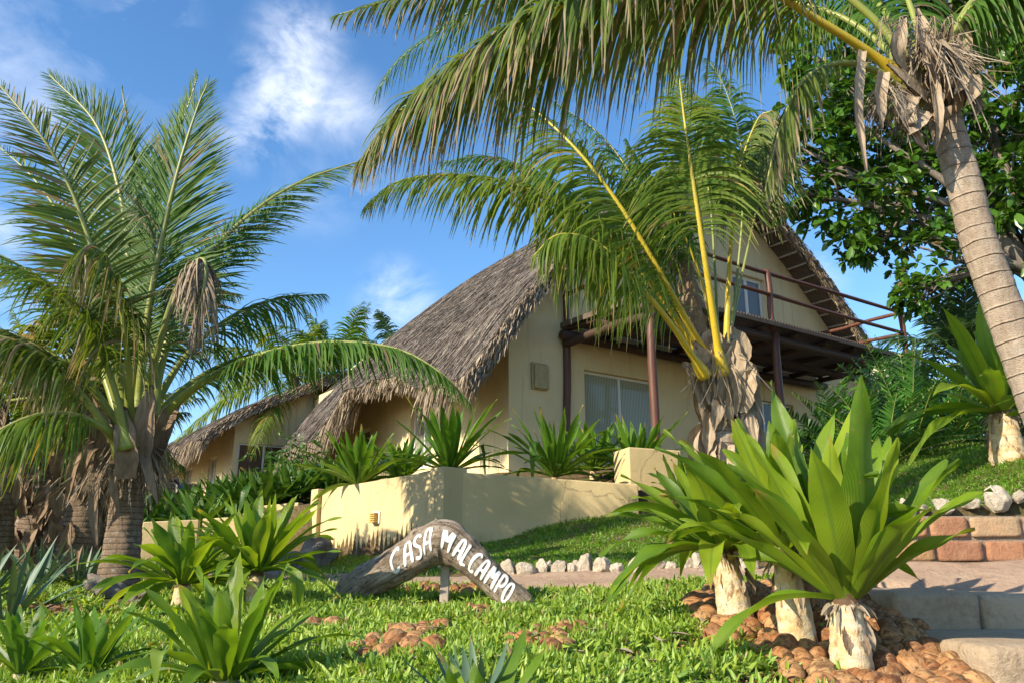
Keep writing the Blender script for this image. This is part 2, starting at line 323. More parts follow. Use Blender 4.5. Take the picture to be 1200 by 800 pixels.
# ------------------------------------------------------------------ mesh helpers
def mesh_np(name, V, Q, UV=None, mat=None, smooth=True, parent=None, mats=None, midx=None):
    me = bpy.data.meshes.new(name); V = np.asarray(V, np.float32); Q = np.asarray(Q, np.int32); k = Q.shape[1]
    me.vertices.add(len(V)); me.vertices.foreach_set('co', V.ravel())
    me.loops.add(Q.size); me.loops.foreach_set('vertex_index', Q.ravel())
    me.polygons.add(len(Q)); me.polygons.foreach_set('loop_start', np.arange(0, Q.size, k, dtype=np.int32))
    me.polygons.foreach_set('loop_total', np.full(len(Q), k, np.int32))
    me.polygons.foreach_set('use_smooth', np.full(len(Q), smooth))
    if UV is not None:
        l = me.uv_layers.new(name='UVMap'); l.data.foreach_set('uv', np.asarray(UV, np.float32)[Q.ravel()].ravel())
    for m in (mats or [mat]): me.materials.append(m)
    if midx is not None: me.polygons.foreach_set('material_index', np.asarray(midx, np.int32))
    me.update(); me.validate()
    o = bpy.data.objects.new(name, me); COL.objects.link(o)
    if parent is not None: o.parent = parent
    return o

class Acc:
    """collects quads from several sources into one mesh"""
    def __init__(s): s.V=[]; s.Q=[]; s.U=[]; s.M=[]; s.n=0
    def add(s, V, Q, U=None, m=0):
        V = np.asarray(V, float); Q = np.asarray(Q, int)
        if len(V) == 0: return
        s.V.append(V); s.Q.append(Q+s.n); s.U.append(np.zeros((len(V), 2)) if U is None else np.asarray(U, float)); s.M.append(np.full(len(Q), m)); s.n += len(V)
    def build(s, name, mat, parent=None, smooth=True, bevel=0):
        mats = mat if isinstance(mat, list) else [mat]
        o = mesh_np(name, np.concatenate(s.V), np.concatenate(s.Q), np.concatenate(s.U), smooth=smooth, parent=parent, mats=mats, midx=np.concatenate(s.M))
        if bevel:
            b = o.modifiers.new('bevel', 'BEVEL'); b.width = bevel; b.segments = 2; b.limit_method = 'ANGLE'
        return o

def norm(a):
    return a/np.maximum(np.linalg.norm(a, axis=-1, keepdims=True), 1e-9)
def ribbons(C, S, N, W, cols=3, fold=.3, wav=None):
    """C,S,N (n,K,3), W (n,K) half-width -> verts, quads, uv"""
    n, K, _ = C.shape; cs = np.linspace(-1, 1, cols)
    V = C[:, :, None, :] + S[:, :, None, :]*(W[:, :, None]*cs)[..., None] + N[:, :, None, :]*((W[:, :, None]*np.abs(cs)*fold)[..., None])
    if wav is not None: V += N[:, :, None, :]*(wav*cs)[..., None]
    idx = np.arange(n*K*cols).reshape(n, K, cols)
    Q = np.stack([idx[:, :-1, :-1], idx[:, :-1, 1:], idx[:, 1:, 1:], idx[:, 1:, :-1]], -1).reshape(-1, 4)
    U = np.zeros((n, K, cols, 2)); U[..., 0] = (cs+1)/2; U[..., 1] = np.linspace(0, 1, K)[None, :, None]
    return V.reshape(-1, 3), Q, U.reshape(-1, 2)
def catmull(P_, n):
    P_ = np.asarray(P_, float); A = np.vstack([2*P_[0]-P_[1], P_, 2*P_[-1]-P_[-2]]); m = len(P_)-1
    t = np.linspace(0, m-1e-6, n*6); i = t.astype(int); f = (t-i)[:, None]
    p0, p1, p2, p3 = A[i], A[i+1], A[i+2], A[i+3]
    c = .5*(2*p1+(p2-p0)*f+(2*p0-5*p1+4*p2-p3)*f*f+(3*p1-p0-3*p2+p3)*f**3)
    L = np.concatenate([[0], np.cumsum(np.linalg.norm(np.diff(c[:, :3], axis=0), axis=1))])
    s = np.linspace(0, L[-1], n); return np.stack([np.interp(s, L, c[:, k]) for k in range(c.shape[1])], 1), L[-1]
def frames(c, up=(0, 0, 1)):
    T = norm(np.gradient(c, axis=0)); up = np.asarray(up, float)
    N = norm(up-(T@up)[:, None]*T); S = np.cross(T, N); return T, N, S
def tube(c, r, sides=8, up=(0.03, 0.05, 1), cap=True, rmul=None, vlen=None):
    c = np.asarray(c, float); r = np.broadcast_to(np.asarray(r, float), (len(c),)); T, N, S = frames(c, up)
    a = np.linspace(0, 2*np.pi, sides+1)
    R = r[:, None]*(np.ones((len(c), sides+1)) if rmul is None else rmul)
    V = c[:, None]+R[..., None]*(np.cos(a)[None, :, None]*S[:, None]+np.sin(a)[None, :, None]*N[:, None])
    idx = np.arange(len(c)*(sides+1)).reshape(len(c), sides+1)
    Q = np.stack([idx[:-1, :-1], idx[:-1, 1:], idx[1:, 1:], idx[1:, :-1]], -1).reshape(-1, 4)
    L = np.concatenate([[0], np.cumsum(np.linalg.norm(np.diff(c, axis=0), axis=1))])
    vv = L/L[-1] if vlen is None else L*vlen
    U = np.stack([np.broadcast_to(np.linspace(0, 1, sides+1), (len(c), sides+1)), np.broadcast_to(vv[:, None], (len(c), sides+1))], -1).reshape(-1, 2)
    V = V.reshape(-1, 3)
    if cap:
        n0 = len(V); V = np.vstack([V, c[0], c[-1]]); U = np.vstack([U, [.5, 0], [.5, vv[-1]]])
        q = [(n0, idx[0, j+1], idx[0, j], n0) for j in range(sides)]+[(n0+1, idx[-1, j], idx[-1, j+1], n0+1) for j in range(sides)]
        # degenerate quads avoided: pair triangles into quads
        q = [(n0, idx[0, j+2], idx[0, j+1], idx[0, j]) for j in range(0, sides-1, 2)]+[(n0+1, idx[-1, j], idx[-1, j+1], idx[-1, j+2]) for j in range(0, sides-1, 2)]
        Q = np.vstack([Q, q])
    return V, Q, U
BOXQ = np.array([(0,1,3,2),(4,6,7,5),(0,4,5,1),(2,3,7,6),(0,2,6,4),(1,5,7,3)])
def box(o, ax, ay, az):
    """o: corner; ax, ay, az: edge vectors"""
    o, ax, ay, az = map(lambda v: np.asarray(v, float), (o, ax, ay, az))
    V = np.array([o+i*ax+j*ay+k*az for i in (0, 1) for j in (0, 1) for k in (0, 1)])
    U = np.array([(i+j, k) for i in (0, 1) for j in (0, 1) for k in (0, 1)], float)
    return V, BOXQ, U
def empty(name, loc):
    o = bpy.data.objects.new(name, None); COL.objects.link(o); o.location = loc; o.empty_display_size = .2; return o
def tag(o, label=None, cat=None, group=None, kind=None):
    if label: o['label'] = label
    if cat: o['category'] = cat
    if group: o['group'] = group
    if kind: o['kind'] = kind
    return o
def under(root):
    """shift children so geometry written in world space stays put"""
    bpy.context.view_layer.update()
    inv = Matrix.Translation(root.location).inverted()
    for c in [o for o in bpy.data.objects if o.parent == root]: c.matrix_parent_inverse = inv
rng = np.random.default_rng(7)

# ------------------------------------------------------------------ terrain
class TPS:
    def __init__(s, pts):
        p = np.asarray(pts, float); s.xy = p[:, :2]; n = len(p)
        d = np.linalg.norm(s.xy[:, None]-s.xy[None], axis=-1); K = np.where(d > 0, d*d*np.log(d+1e-12), 0)+np.eye(n)*.02
        A = np.zeros((n+3, n+3)); A[:n, :n] = K; A[:n, n] = 1; A[:n, n+1:] = s.xy; A[n, :n] = 1; A[n+1:, :n] = s.xy.T
        s.w = np.linalg.solve(A, np.concatenate([p[:, 2], [0, 0, 0]]))
    def __call__(s, x, y):
        x = np.asarray(x, float); y = np.asarray(y, float); r = s.w[-3]+s.w[-2]*x+s.w[-1]*y
        for (a, b), w_ in zip(s.xy, s.w):
            d2 = (x-a)**2+(y-b)**2; r = r+w_*np.where(d2 > 0, .5*d2*np.log(d2+1e-12), 0)
        return r
LOW = TPS([P(*a) for a in ((1000,790,3.2),(935,754,3.5),(865,729,3.8),(700,698,5.2),(700,674,6.3),(410,705,5.0),(612,716,4.8),(140,694,6.5),(30,805,3.1),
      (600,805,2.6),(300,805,2.7),(0,690,6.5),(400,668,9.5),(250,655,9.5),(900,672,5.5),(1050,676,4.5),(1200,672,4.5),(1100,748,3.6),(1200,835,2.9),(1200,775,3.6),(1120,760,3.7),(480,690,6.0),(600,740,3.9),(250,730,4.2))]
      +[(0,0,-.95),(-4,0,-1.0),(4,0,-.9),(-5,8,.0),(-5,12,.4),(-9,16,.8),(-3,11,.12),(0,12,.2),(6,4,0),(6,12,.3),(-8,4,-.4),(0,1.2,-.65)])
UP = TPS([P(*a) for a in ((560,640,9.4),(600,631,9.5),(640,617,9.6),(700,607,9.75),(760,602,9.95),(640,645,8.0),(740,640,7.8),(800,628,8),(880,659,6.1),(620,668,6.5),(1040,603,4.8),(1200,588,4.8),(1180,539,6),(1050,560,7),(850,562,10.3))]
      +[(4,10,1.2),(6,8,1.25),(7,5,.6),(8,12,1.5),(0,13,.5),(-2,10,.0),(-3,13,.4)])
TER = TPS([(-.93,9.6,.96),(1.7,10.6,.92),(-2.6,11.6,.85),(-.1,14,1.5),(2.4,12.8,1.5),(9,17,1.55),(-5,21,1.5),(-4,12.5,.72),(-6,14,.62),(-9,18,.7),(6,12,1.5),(4,11,1.25),(-3.5,14,1.1),(-7.5,21,1.2)])
SX = [-3, -.6, -.07, 1.71, 1.94, 2.1, 2.97, 9]; SY = [8.6, 7.4, 6.4, 6.0, 5.3, 4.84, 4.84, 4.84]
WX = [-14, -6.2, -2.95, -2.63, -.93, 1.72, 2.3, 9]; WY = [19, 13.4, 11.6, 11.55, 9.55, 9.95, 10.3, 11]
def sst(t): t = np.clip(t, 0, 1); return t*t*(3-2*t)
def zg(x, y):
    x = np.asarray(x, float); y = np.asarray(y, float)
    xc = np.clip(x, -12, 12); yc = np.clip(y, -2, 26)
    w = np.interp(xc, [-.5, 1.5, 1.95, 2.3], [.5, .35, .12, .045])
    a = sst((yc-np.interp(xc, SX, SY)+w)/(2*w)); z = LOW(xc, yc)*(1-a)+UP(xc, yc)*a
    ww = np.interp(xc, [1.8, 2.6, 4], [.05, .5, 1.2]); b = sst((yc-np.interp(xc, WX, WY)+ww)/(2*ww))
    z = z*(1-b)+TER(xc, yc)*b
    far = np.maximum(np.abs(x)-12, 0)+np.maximum(y-26, 0)+np.maximum(-2-y, 0)
    z = z-.02*np.minimum(far, 60)
    return z
def ground_px(px, py, d0=2, d1=30):
    """first hit of a pixel ray with the terrain"""
    r = D(px, py); ds = np.linspace(d0, d1, 1200); p = r[None]*(ds/r[1])[:, None]
    h = p[:, 2]-zg(p[:, 0], p[:, 1]); i = np.argmax(h < 0)
    return p[i] if h[i] < 0 else p[-1]
xs = np.concatenate([[-400,-150,-60,-30,-18], np.arange(-12, 12.001, .07), [18,30,60,150,400]])
ys = np.concatenate([[-150,-50,-15,-5], np.arange(-2, 6, .06), np.arange(6, 14, .07), np.arange(14, 26.01, .25), [35,60,120,300,600]])
X, Y = np.meshgrid(xs, ys); Z = zg(X, Y)
Z = Z+.012*np.sin(X*7.1+Y*3)*np.cos(Y*6.3-X*2)
idx = np.arange(X.size).reshape(X.shape)
g = mesh_np('ground', np.stack([X, Y, Z], -1).reshape(-1, 3), np.stack([idx[:-1, :-1], idx[:-1, 1:], idx[1:, 1:], idx[1:, :-1]], -1).reshape(-1, 4), mat=M['ground'])
tag(g, kind='structure')

# path: strip between bed and white stones
pf = np.array([(-3.6,8.4),(-2.2,7.0),(-1.1,6.2),(0,5.6),(.6,5.45),(1.2,5.25),(1.6,4.8),(1.9,4.35),(2.3,4.2),(3.0,4.15),(5,4.1)])
pb = np.array([(-3.2,9.3),(-1.8,8.2),(-.8,7.2),(0,6.45),(.7,6.3),(1.4,6.1),(1.85,5.6),(2.0,5.0),(2.35,4.74),(3.0,4.74),(5,4.74)])
a_, _ = catmull(np.c_[pf, np.zeros(len(pf))], 160); b_, _ = catmull(np.c_[pb, np.zeros(len(pb))], 160)
ts = np.linspace(0, 1, 16)[None, :, None]; G = a_[:, None]*(1-ts)+b_[:, None]*ts
edge = np.minimum(ts[0, :, 0], 1-ts[0, :, 0])*16
zz = zg(G[..., 0], G[..., 1]); ring = np.clip(edge, 0, 1)[None]
zz = zz+.03*ring-.03*(1-ring)+.006*np.sin(G[..., 0]*9)*np.sin(G[..., 1]*11); G[..., 2] = zz
idx = np.arange(160*16).reshape(160, 16)
tag(mesh_np('path', G.reshape(-1, 3), np.stack([idx[:-1, :-1], idx[:-1, 1:], idx[1:, 1:], idx[1:, :-1]], -1).reshape(-1, 4), mat=M['path']), kind='structure')
PF = lambda x: np.interp(x, a_[:, 0], a_[:, 1])
PB = lambda x: np.interp(x, b_[:, 0], b_[:, 1])

# ------------------------------------------------------------------ house
dR = np.array([.82, .572, 0]); dR /= np.linalg.norm(dR); dL = np.array([-dR[1], dR[0], 0]); ZU = np.array([0, 0, 1.])
C0 = np.array([-.06, 14.24, 0])
def thatch_roof(parent, C0, prof, L0, L1, zoff, nstraw, nf, thick=.28, seed=1, rake=.0, battens=True, straw_t=(0, 1), fr=None):
    """prof: (t,z) section across; extruded along dL from L0 (front) to L1; zoff(l): eave lift on the left side"""
    r = np.random.default_rng(seed)
    pr, Lp = catmull(np.array([(t, z, 0) for t, z in prof]), 44); t = pr[:, 0]; z = pr[:, 1]
    nl = 60; l = np.linspace(L0, L1, nl)
    s = np.linspace(0, 1, 44)
    def surf(ss, ll, off=0.0):
        tt = np.interp(ss, s, t); zz = np.interp(ss, s, z)
        dt = np.interp(ss, s, np.gradient(t)); dz = np.interp(ss, s, np.gradient(z)); nn = np.sqrt(dt*dt+dz*dz); nx, nz_ = -dz/nn, dt/nn
        lift = zoff(ll)*np.clip(1-ss/.22, 0, 1)**1.3
        sag = .10*np.sin(ll*1.9+ss*9)*.5+.05*np.sin(ll*5+ss*23)
        rnd = np.clip((ll-L0)/(L1-L0), 0, 1)**6*1.0
        zz2 = zz+lift-rnd*.7
        return C0[None]+dR[None]*(tt+nx*(off+sag*.6))[..., None]+dL[None]*ll[..., None]+ZU[None]*(zz2+nz_*(off+sag*.6))[..., None]
    S_, L_ = np.meshgrid(s, l)
    a = Acc()
    top = surf(S_.ravel(), L_.ravel(), thick); bot = surf(S_.ravel(), L_.ravel(), 0)
    idx = np.arange(nl*44).reshape(nl, 44); q = np.stack([idx[:-1, :-1], idx[:-1, 1:], idx[1:, 1:], idx[1:, :-1]], -1).reshape(-1, 4)
    U = np.stack([L_.ravel(), S_.ravel()*Lp], -1)
    n = nl*44; V = np.vstack([top, bot]); Q = [q, q[:, ::-1]+n]
    for e in (idx[0, :], idx[-1, :], idx[:, 0], idx[:, -1]): Q.append(np.stack([e[:-1], e[1:], e[1:]+n, e[:-1]+n], -1))
    a.add(V, np.vstack(Q), np.vstack([U, U])); rf = a.build('roof', M['thatch'], parent)
    # straw on the slopes
    ss = r.uniform(.0, .97, nstraw); ll = r.uniform(L0, L1, nstraw); left = ss < np.interp(max(z), z[:len(z)//2*1], s[:len(z)//2]) if False else (ss < s[np.argmax(z)])
    K = 3; st = np.linspace(0, 1, K)[None, :]; ln = r.uniform(.25, .6, nstraw)[:, None]/Lp
    sg = np.where(left, -1, 1)[:, None]; s2 = np.clip(ss[:, None]+sg*ln*st, 0, 1); l2 = ll[:, None]+(r.normal(0, .06, nstraw)[:, None])*st
    off = thick+.008+r.uniform(0, .02, nstraw)[:, None]+r.uniform(.0, .022, nstraw)[:, None]*st
    C = surf(s2.ravel(), l2.ravel(), off.ravel()).reshape(nstraw, K, 3)
    T = norm(np.gradient(C, axis=1)); S = norm(np.cross(T, r.normal(0, 1, (nstraw, 1, 3))+0*T)); N = np.cross(S, T)
    W = r.uniform(.003, .007, nstraw)[:, None]*np.array([1, .9, .4])[None]
    b = Acc(); b.add(*ribbons(C, S, N, W, 2, 0)); b.build('straw', M['straw'], rf)
    # fringes: left eave, right eave, both rakes
    c = Acc()
    for (cnt, mode) in ((nf, 'eave'), (nf//3, 'eave2'), (int(nf*.9), 'rake'), (nf//3, 'rake2')):
        if mode[:4] == 'eave':
            s0 = r.uniform(0, .05, cnt) if mode == 'eave' else r.uniform(.95, 1, cnt); l0 = r.uniform(L0-.05, L1+.05, cnt)
        else:
            s0 = r.uniform(0, 1, cnt); l0 = np.full(cnt, L0)+r.uniform(-.06, .1, cnt) if mode == 'rake' else np.full(cnt, L1)-r.uniform(-.05, .1, cnt)
        o0 = r.uniform(-.02, thick+.02, cnt); base = surf(s0, l0, o0)
        sgn = np.where(s0 < s[np.argmax(z)], -1., 1.)[:, None]
        e = surf(np.clip(s0+.01, 0, 1), l0, o0)-surf(np.clip(s0-.01, 0, 1), l0, o0); dn = norm(e)*sgn
        clump = .5+.5*np.sin(l0*3.1+np.sin(l0*7.7)*1.3)
        if mode[:4] == 'eave':
            ln = r.uniform(.16, .46, cnt)*(.65+.6*clump); 
            if fr is not None: ln = ln*fr(l0)
            G_ = .75; d0 = dn
        else:
            ln = r.uniform(.06, .22, cnt); d0 = norm(dn*1.0+(-dL if mode == 'rake' else dL)*r.uniform(.0, .45, cnt)[:, None]); G_ = .35
        d0 = norm(d0+r.normal(0, .13, (cnt, 3)))
        K = 4; st = np.linspace(0, 1, K)[None, :, None]
        C = base[:, None]+ln[:, None, None]*(d0[:, None]*st*(1-.25*st)+np.array([0, 0, -1.])*G_*st**2)
        T = norm(np.gradient(C, axis=1)); S = norm(np.cross(T, r.normal(0, 1, (cnt, 1, 3))+0*T)); N = np.cross(S, T)
        W = r.uniform(.005, .013, cnt)[:, None]*np.array([1, 1, .8, .3])[None]
        c.add(*ribbons(C, S, N, W, 2, 0))
    c.build('eave_fringe', M['strawtan'], rf)
    if battens:
        b = Acc()
        for k in np.arange(.06, .99, .0225):
            p0 = surf(np.array([k]), np.array([L0+.05]), -.035)[0]; p1 = surf(np.array([k]), np.array([L0+.75]), -.035)[0]
            b.add(*tube(np.linspace(p0, p1, 3), .026, 6))
        b.build('batten', M['batten'], rf)
    return rf, surf

house = empty('thatched_house', (float(C0[0]), float(C0[1]), 1.5))
tag(house, 'two storey sand coloured house with a steep thatched roof and a timber balcony', 'house')
prof = [(-1.12,2.85),(-.75,3.35),(.32,4.70),(2.7,6.95),(4.7,8.45),(5.3,8.65),(6.0,8.5),(7.5,7.8),(9.0,6.65),(10.6,5.15),(12.0,3.6)]
zo = lambda l: .52*sst((l-.7)/1.6)*(1-sst((l-3.9)/1.6))-.22*sst((l-4.8)/1.2)
frl = lambda l: np.where(l < .9, .9, np.where(l < 4.4, .45, 1.15))
roof, surf = thatch_roof(house, C0, prof, -.62, 9.6, zo, 120000, 18000, fr=frl, thick=.24)

# walls: front gable with openings (grid of boxes), side wall, back
def wall_panel(acc, O, ax, L, z0, ztop, openings, th, inward):
    """wall along ax; ztop(t) height; openings (t0,t1,z0,z1)"""
    xs = sorted(set([0, L]+[o[0] for o in openings]+[o[1] for o in openings]+list(np.arange(.4, L, .4))))
    for x0, x1 in zip(xs[:-1], xs[1:]):
        xm = (x0+x1)/2; cuts = [(o[2], o[3]) for o in openings if o[0] < xm < o[1]]
        zc = z0; segs = []
        for c0, c1 in sorted(cuts): segs.append((zc, c0)); zc = c1
        segs.append((zc, None))
        for s0, s1 in segs:
            ta = s1 if s1 is not None else ztop(x0); tb = s1 if s1 is not None else ztop(x1)
            if ta-s0 < .005 and tb-s0 < .005: continue
            ta = max(ta, s0+.001); tb = max(tb, s0+.001)
            A = O+ax*x0; B = O+ax*x1
            V = [A+ZU*s0, B+ZU*s0, B+ZU*tb, A+ZU*ta]; V += [v+inward*th for v in V]
            acc.add(V, [(0,1,2,3),(5,4,7,6),(0,4,5,1),(3,2,6,7),(0,3,7,4),(1,5,6,2)])
pr_, _ = catmull(np.array([(t, z, 0) for t, z in prof]), 80)
zt = lambda t: float(np.interp(t, pr_[:, 0], pr_[:, 1]))-.02
F1, F2 = 1.62, 4.45     # floor levels
door0 = (1.77, 3.75, F1, 3.62); doorU = (6.35, 7.52, F2+.02, 6.60); doorL = (3.2, 5.1, F2+.02, 6.60); door3 = (6.2, 8.2, F1, 3.62)
w_ = Acc(); wall_panel(w_, C0, dR, 11.2, 1.0, zt, [door0, doorU, doorL, door3], .22, dL)
wall_panel(w_, C0+dR*.22+dL*.222, dL, 8.9, 1.0, lambda l: zt(.0)+.1, [(2.55,3.5,1.9,3.38),(5.5,6.3,2.0,3.1)], .22, -dR)
wall_panel(w_, C0+dR*11.2+dL*.222, dL, 8.9, 1.0, lambda l: zt(11.2), [], .2, -dR)
wall_panel(w_, C0+dL*9.12, dR, 11.2, 1.0, zt, [], .2, dL)
w_.build('wall', M['wall'], house, smooth=False)
def window(parent, O, ax, out, t0, t1, z0, z1, glass, depth=.10, split=1, name='window', fw=.05, mat='white'):
    fr = Acc(); n = -out
    A = O+ax*t0+n*depth; Lx = t1-t0
    fr.add(*box(A+ZU*z0, ax*Lx, n*.05, ZU*fw)); fr.add(*box(A+ZU*(z1-fw), ax*Lx, n*.05, ZU*fw))
    for k in range(split+1):
        x = k*(Lx-fw)/split; wd = fw if 0 < k < split else fw
        fr.add(*box(A+ax*x+ZU*(z0+fw)+n*-.002, ax*wd, n*.054, ZU*(z1-z0-2*fw)))
    f = fr.build(name, M[mat], parent, smooth=False, bevel=.006)
    p = Acc()
    for k in range(split):
        x0 = k*(Lx-fw)/split+fw; x1 = (k+1)*(Lx-fw)/split
        B = A+ax*x0+n*.025+ZU*(z0+fw); V = [B, B+ax*(x1-x0), B+ax*(x1-x0)+ZU*(z1-z0-2*fw), B+ZU*(z1-z0-2*fw)]
        p.add(V, [(0,1,2,3)], [(0,0),((x1-x0)*1.5,0),((x1-x0)*1.5,1),(0,1)])
    p.build('pane', M[glass], f, smooth=False); return f
window(house, C0, dR, -dL, *door0, 'glass', split=2, name='sliding_door')
window(house, C0, dR, -dL, *doorU, 'glass_b', split=2, name='balcony_door', fw=.09)
window(house, C0, dR, -dL, *doorL, 'glass_b', split=2, name='sliding_door')
window(house, C0, dR, -dL, *door3, 'glass_b', split=2, name='sliding_door')
window(house, C0, dL, -dR, 2.772, 3.722, 1.9, 3.38, 'glass', split=2)
window(house, C0, dL, -dR, 5.722, 6.522, 2.0, 3.1, 'glass', split=1)
tr_ = Acc()
tr_.add(*box(C0-dL*.03+dR*7.56+ZU*(F2+.02), dR*.28, dL*.028, ZU*2.2)); tr_.build('door_reveal', M['wall'], house, smooth=False)

# balcony
bal = Acc(); B0 = np.array([2.38, 13.0, 0]); BL = 7.95
B0 = C0+dR*1.27-dL*2.35        # left front corner, under the wall plane
for k in np.arange(0, BL, .085):   # slats across the deck
    bal.add(*box(B0+dR*k+ZU*(F2-.03)-dL*.12, dR*.055, dL*2.45, ZU*.03))
balo = bal.build('balcony', M['slat'], house, smooth=False)
bm_ = Acc()
def logp(acc, p0, p1, r, sd=0, sides=10, wob=.012):
    c = np.linspace(p0, p1, 12); rr = np.random.default_rng(sd); k = rr.normal(0, wob, (4, 3)); cc = np.stack([np.interp(np.linspace(0, 3, 12), range(4), k[:, i]) for i in range(3)], 1)
    acc.add(*tube(c+cc, r*(1+rr.normal(0, .03, 12)), sides, up=(.3, .2, .7)))
for k in np.linspace(.05, BL-.05, 9): logp(bm_, B0+dR*k+ZU*(F2-.12), B0+dR*k+dL*2.33+ZU*(F2-.12), .06, int(k*10))
logp(bm_, B0-dR*.15+dL*.12+ZU*(F2-.27), B0+dR*(BL+.1)+dL*.12+ZU*(F2-.27), .09, 3)
logp(bm_, B0-dR*.15+dL*2.2+ZU*(F2-.29), B0+dR*(BL+.1)+dL*2.2+ZU*(F2-.29), .09, 4)
logp(bm_, B0-dR*.1+dL*1.2+ZU*(F2-.28), B0+dR*(BL)+dL*1.2+ZU*(F2-.28), .07, 5)
logp(bm_, B0+dR*.0-dL*.1+ZU*(F2-.40), B0+dL*2.3+ZU*(F2-.40), .08, 6)
bm_.build('beam', M['wood_dark'], balo)
e_ = Acc(); e_.add(*box(B0-dR*.07-dL*.15+ZU*(F2-.10), dR*.025, dL*2.5, ZU*.10)); e_.add(*box(B0-dR*.045-dL*.15+ZU*(F2-.115), dR*(BL+.1), dL*.025, ZU*.075))
e_.build('edge_board', M['slat'], balo, smooth=False)
for i, (t_, l_) in enumerate(((0, 0), (3.35, .05), (BL-.05, .0), (0.03, 2.3))):
    a = Acc(); base = B0+dR*t_+dL*l_; zb = 1.35 if i != 2 else 1.3
    logp(a, base+ZU*zb, base+ZU*(F2-.18), .075, 20+i, 12); a.build('post', M['wood_red'], balo)
for i, (t_, l_) in enumerate(((0, 0), (3.25, .0), (BL-.05, .0), (0.0, 2.25), (BL-.05, 2.2))):
    a = Acc(); logp(a, B0+dR*t_+dL*l_+ZU*(F2-.15), B0+dR*t_+dL*l_+ZU*(F2+1.06), .06, 30+i, 10); a.build('rail_post', M['wood_red'], balo)
for i, (p0, p1) in enumerate((((0, 0), (BL+.1, 0)), ((0, 0), (0, 2.3)), ((BL-.05, 0), (BL-.05, 2.3)))):
    for h in (1.02, .56):
        a = Acc(); logp(a, B0+dR*p0[0]+dL*p0[1]+ZU*(F2+h), B0+dR*p1[0]+dL*p1[1]+ZU*(F2+h), .042, 40+i+int(h*10), 8, .02); a.build('rail', M['wood_red'], balo)
a = Acc(); a.add(*box(C0-dR*.0+dR*1.6+dL*.0-dL*.9+ZU*1.2, dR*9, dL*.88, ZU*(F1-1.2))); a.build('terrace_slab', M['wall'], house, smooth=False)
under(house)

# utility box on house wall
ub = empty('utility_box', C0+dR*.62-dL*.05+ZU*2.9); tag(ub, 'square cream utility box lid fixed to the shaded house wall left of the sliding door', 'utility box')
a = Acc(); a.add(*box(C0+dR*.49-dL*.045+ZU*3.08, dR*.36, dL*.043, ZU*.50)); a.build('back_plate', M['wood_dark'] if False else M['boxm'], ub, smooth=False, bevel=.006)
a = Acc(); a.add(*box(C0+dR*.53-dL*.085+ZU*3.10, dR*.33, dL*.038, ZU*.44)); a.build('lid', M['boxm'], ub, smooth=False, bevel=.012)
under(ub)

# second house, further left
H2 = P(276, 500, 21); H2[2] = 0
h2 = empty('cottage', (H2[0], H2[1], 1.2)); tag(h2, 'smaller sand coloured thatched cottage with a brown blind window, left of the main house', 'house')
p2 = [(-.9,2.85),(-.5,3.25),(.8,4.0),(2.6,4.9),(3.4,5.1),(4.2,4.9),(6.0,4.0),(7.3,2.9)]
thatch_roof(h2, H2, p2, -.5, 8.5, lambda l: 0*l, 14000, 4000, thick=.2, seed=5, battens=False)
pr2, _ = catmull(np.array([(t, z, 0) for t, z in p2]), 60); zt2 = lambda t: float(np.interp(t, pr2[:, 0], pr2[:, 1]))-.03
a = Acc(); wall_panel(a, H2, dR, 6.8, .3, zt2, [(.12,1.5,1.7,3.05)], .2, dL); wall_panel(a, H2+dR*.2+dL*.202, dL, 8, .3, lambda l: zt2(0)+.1, [(1.3,2.1,1.1,2.85),(3.9,4.8,1.1,2.8)], .2, -dR)
a.build('wall', M['wall'], h2, smooth=False)
window(h2, H2, dR, -dL, .12, 1.5, 1.7, 3.05, 'blind', split=2, depth=.05)
window(h2, H2, dL, -dR, 1.502, 2.302, 1.1, 2.85, 'glass', split=2, depth=.06)
window(h2, H2, dL, -dR, 4.102, 5.002, 1.1, 2.8, 'glass', split=2, depth=.06)
under(h2)
# third building behind the left palms
H3 = P(128, 600, 15); H3[2] = 0
h3 = empty('cottage', (H3[0], H3[1], .5)); tag(h3, 'low sand coloured building glimpsed behind the palm trunks at the far left', 'house')
zt3 = lambda t: 1.35
a = Acc(); a.add(*box(H3-dR*3.7-dL*.25+ZU*1.352, dR*5.2, dL*6, ZU*.12)); a.build('roof', M['thatch'], h3, smooth=False, bevel=.02)
a = Acc(); wall_panel(a, H3-dR*3.5, dR, 4.8, -.2, zt3, [(2.6,3.3,.2,1.3)], .2, dL); wall_panel(a, H3-dR*3.3+dL*.202, dL, 5.5, -.2, lambda l: zt3(0)+.1, [], .2, -dR); a.build('wall', M['wall'], h3, smooth=False)
window(h3, H3-dR*3.5, dR, -dL, 2.6, 3.3, .2, 1.3, 'glass', split=1, depth=.05)
under(h3)

# ------------------------------------------------------------------ garden walls
def wall_seg(p0, p1, th, zt0, zt1, zb, n=10):
    """vertical slab from p0 to p1 (xy), thickness th to the left of travel"""
    p0 = np.array([*p0, 0.]); p1 = np.array([*p1, 0.]); d = norm(p1-p0); nn = np.array([-d[1], d[0], 0])*th
    a = Acc(); V = [p0+ZU*zb, p1+ZU*zb, p1+ZU*zt1, p0+ZU*zt0]; V += [v+nn for v in V]
    a.add(V, [(0,1,2,3),(5,4,7,6),(0,4,5,1),(3,2,6,7),(0,3,7,4),(1,5,6,2)]); return a
pA = np.array([-2.66, 11.52]); pB = P(508, 550, 9.5)[:2]; pC = P(531, 551, 9.42)[:2]; pD = P(748, 567, 9.85)[:2]
rw = empty('retaining_wall', (pB[0], pB[1], 0)); tag(rw, 'sand coloured rendered retaining wall with a cracked right face behind the driftwood sign', 'wall')
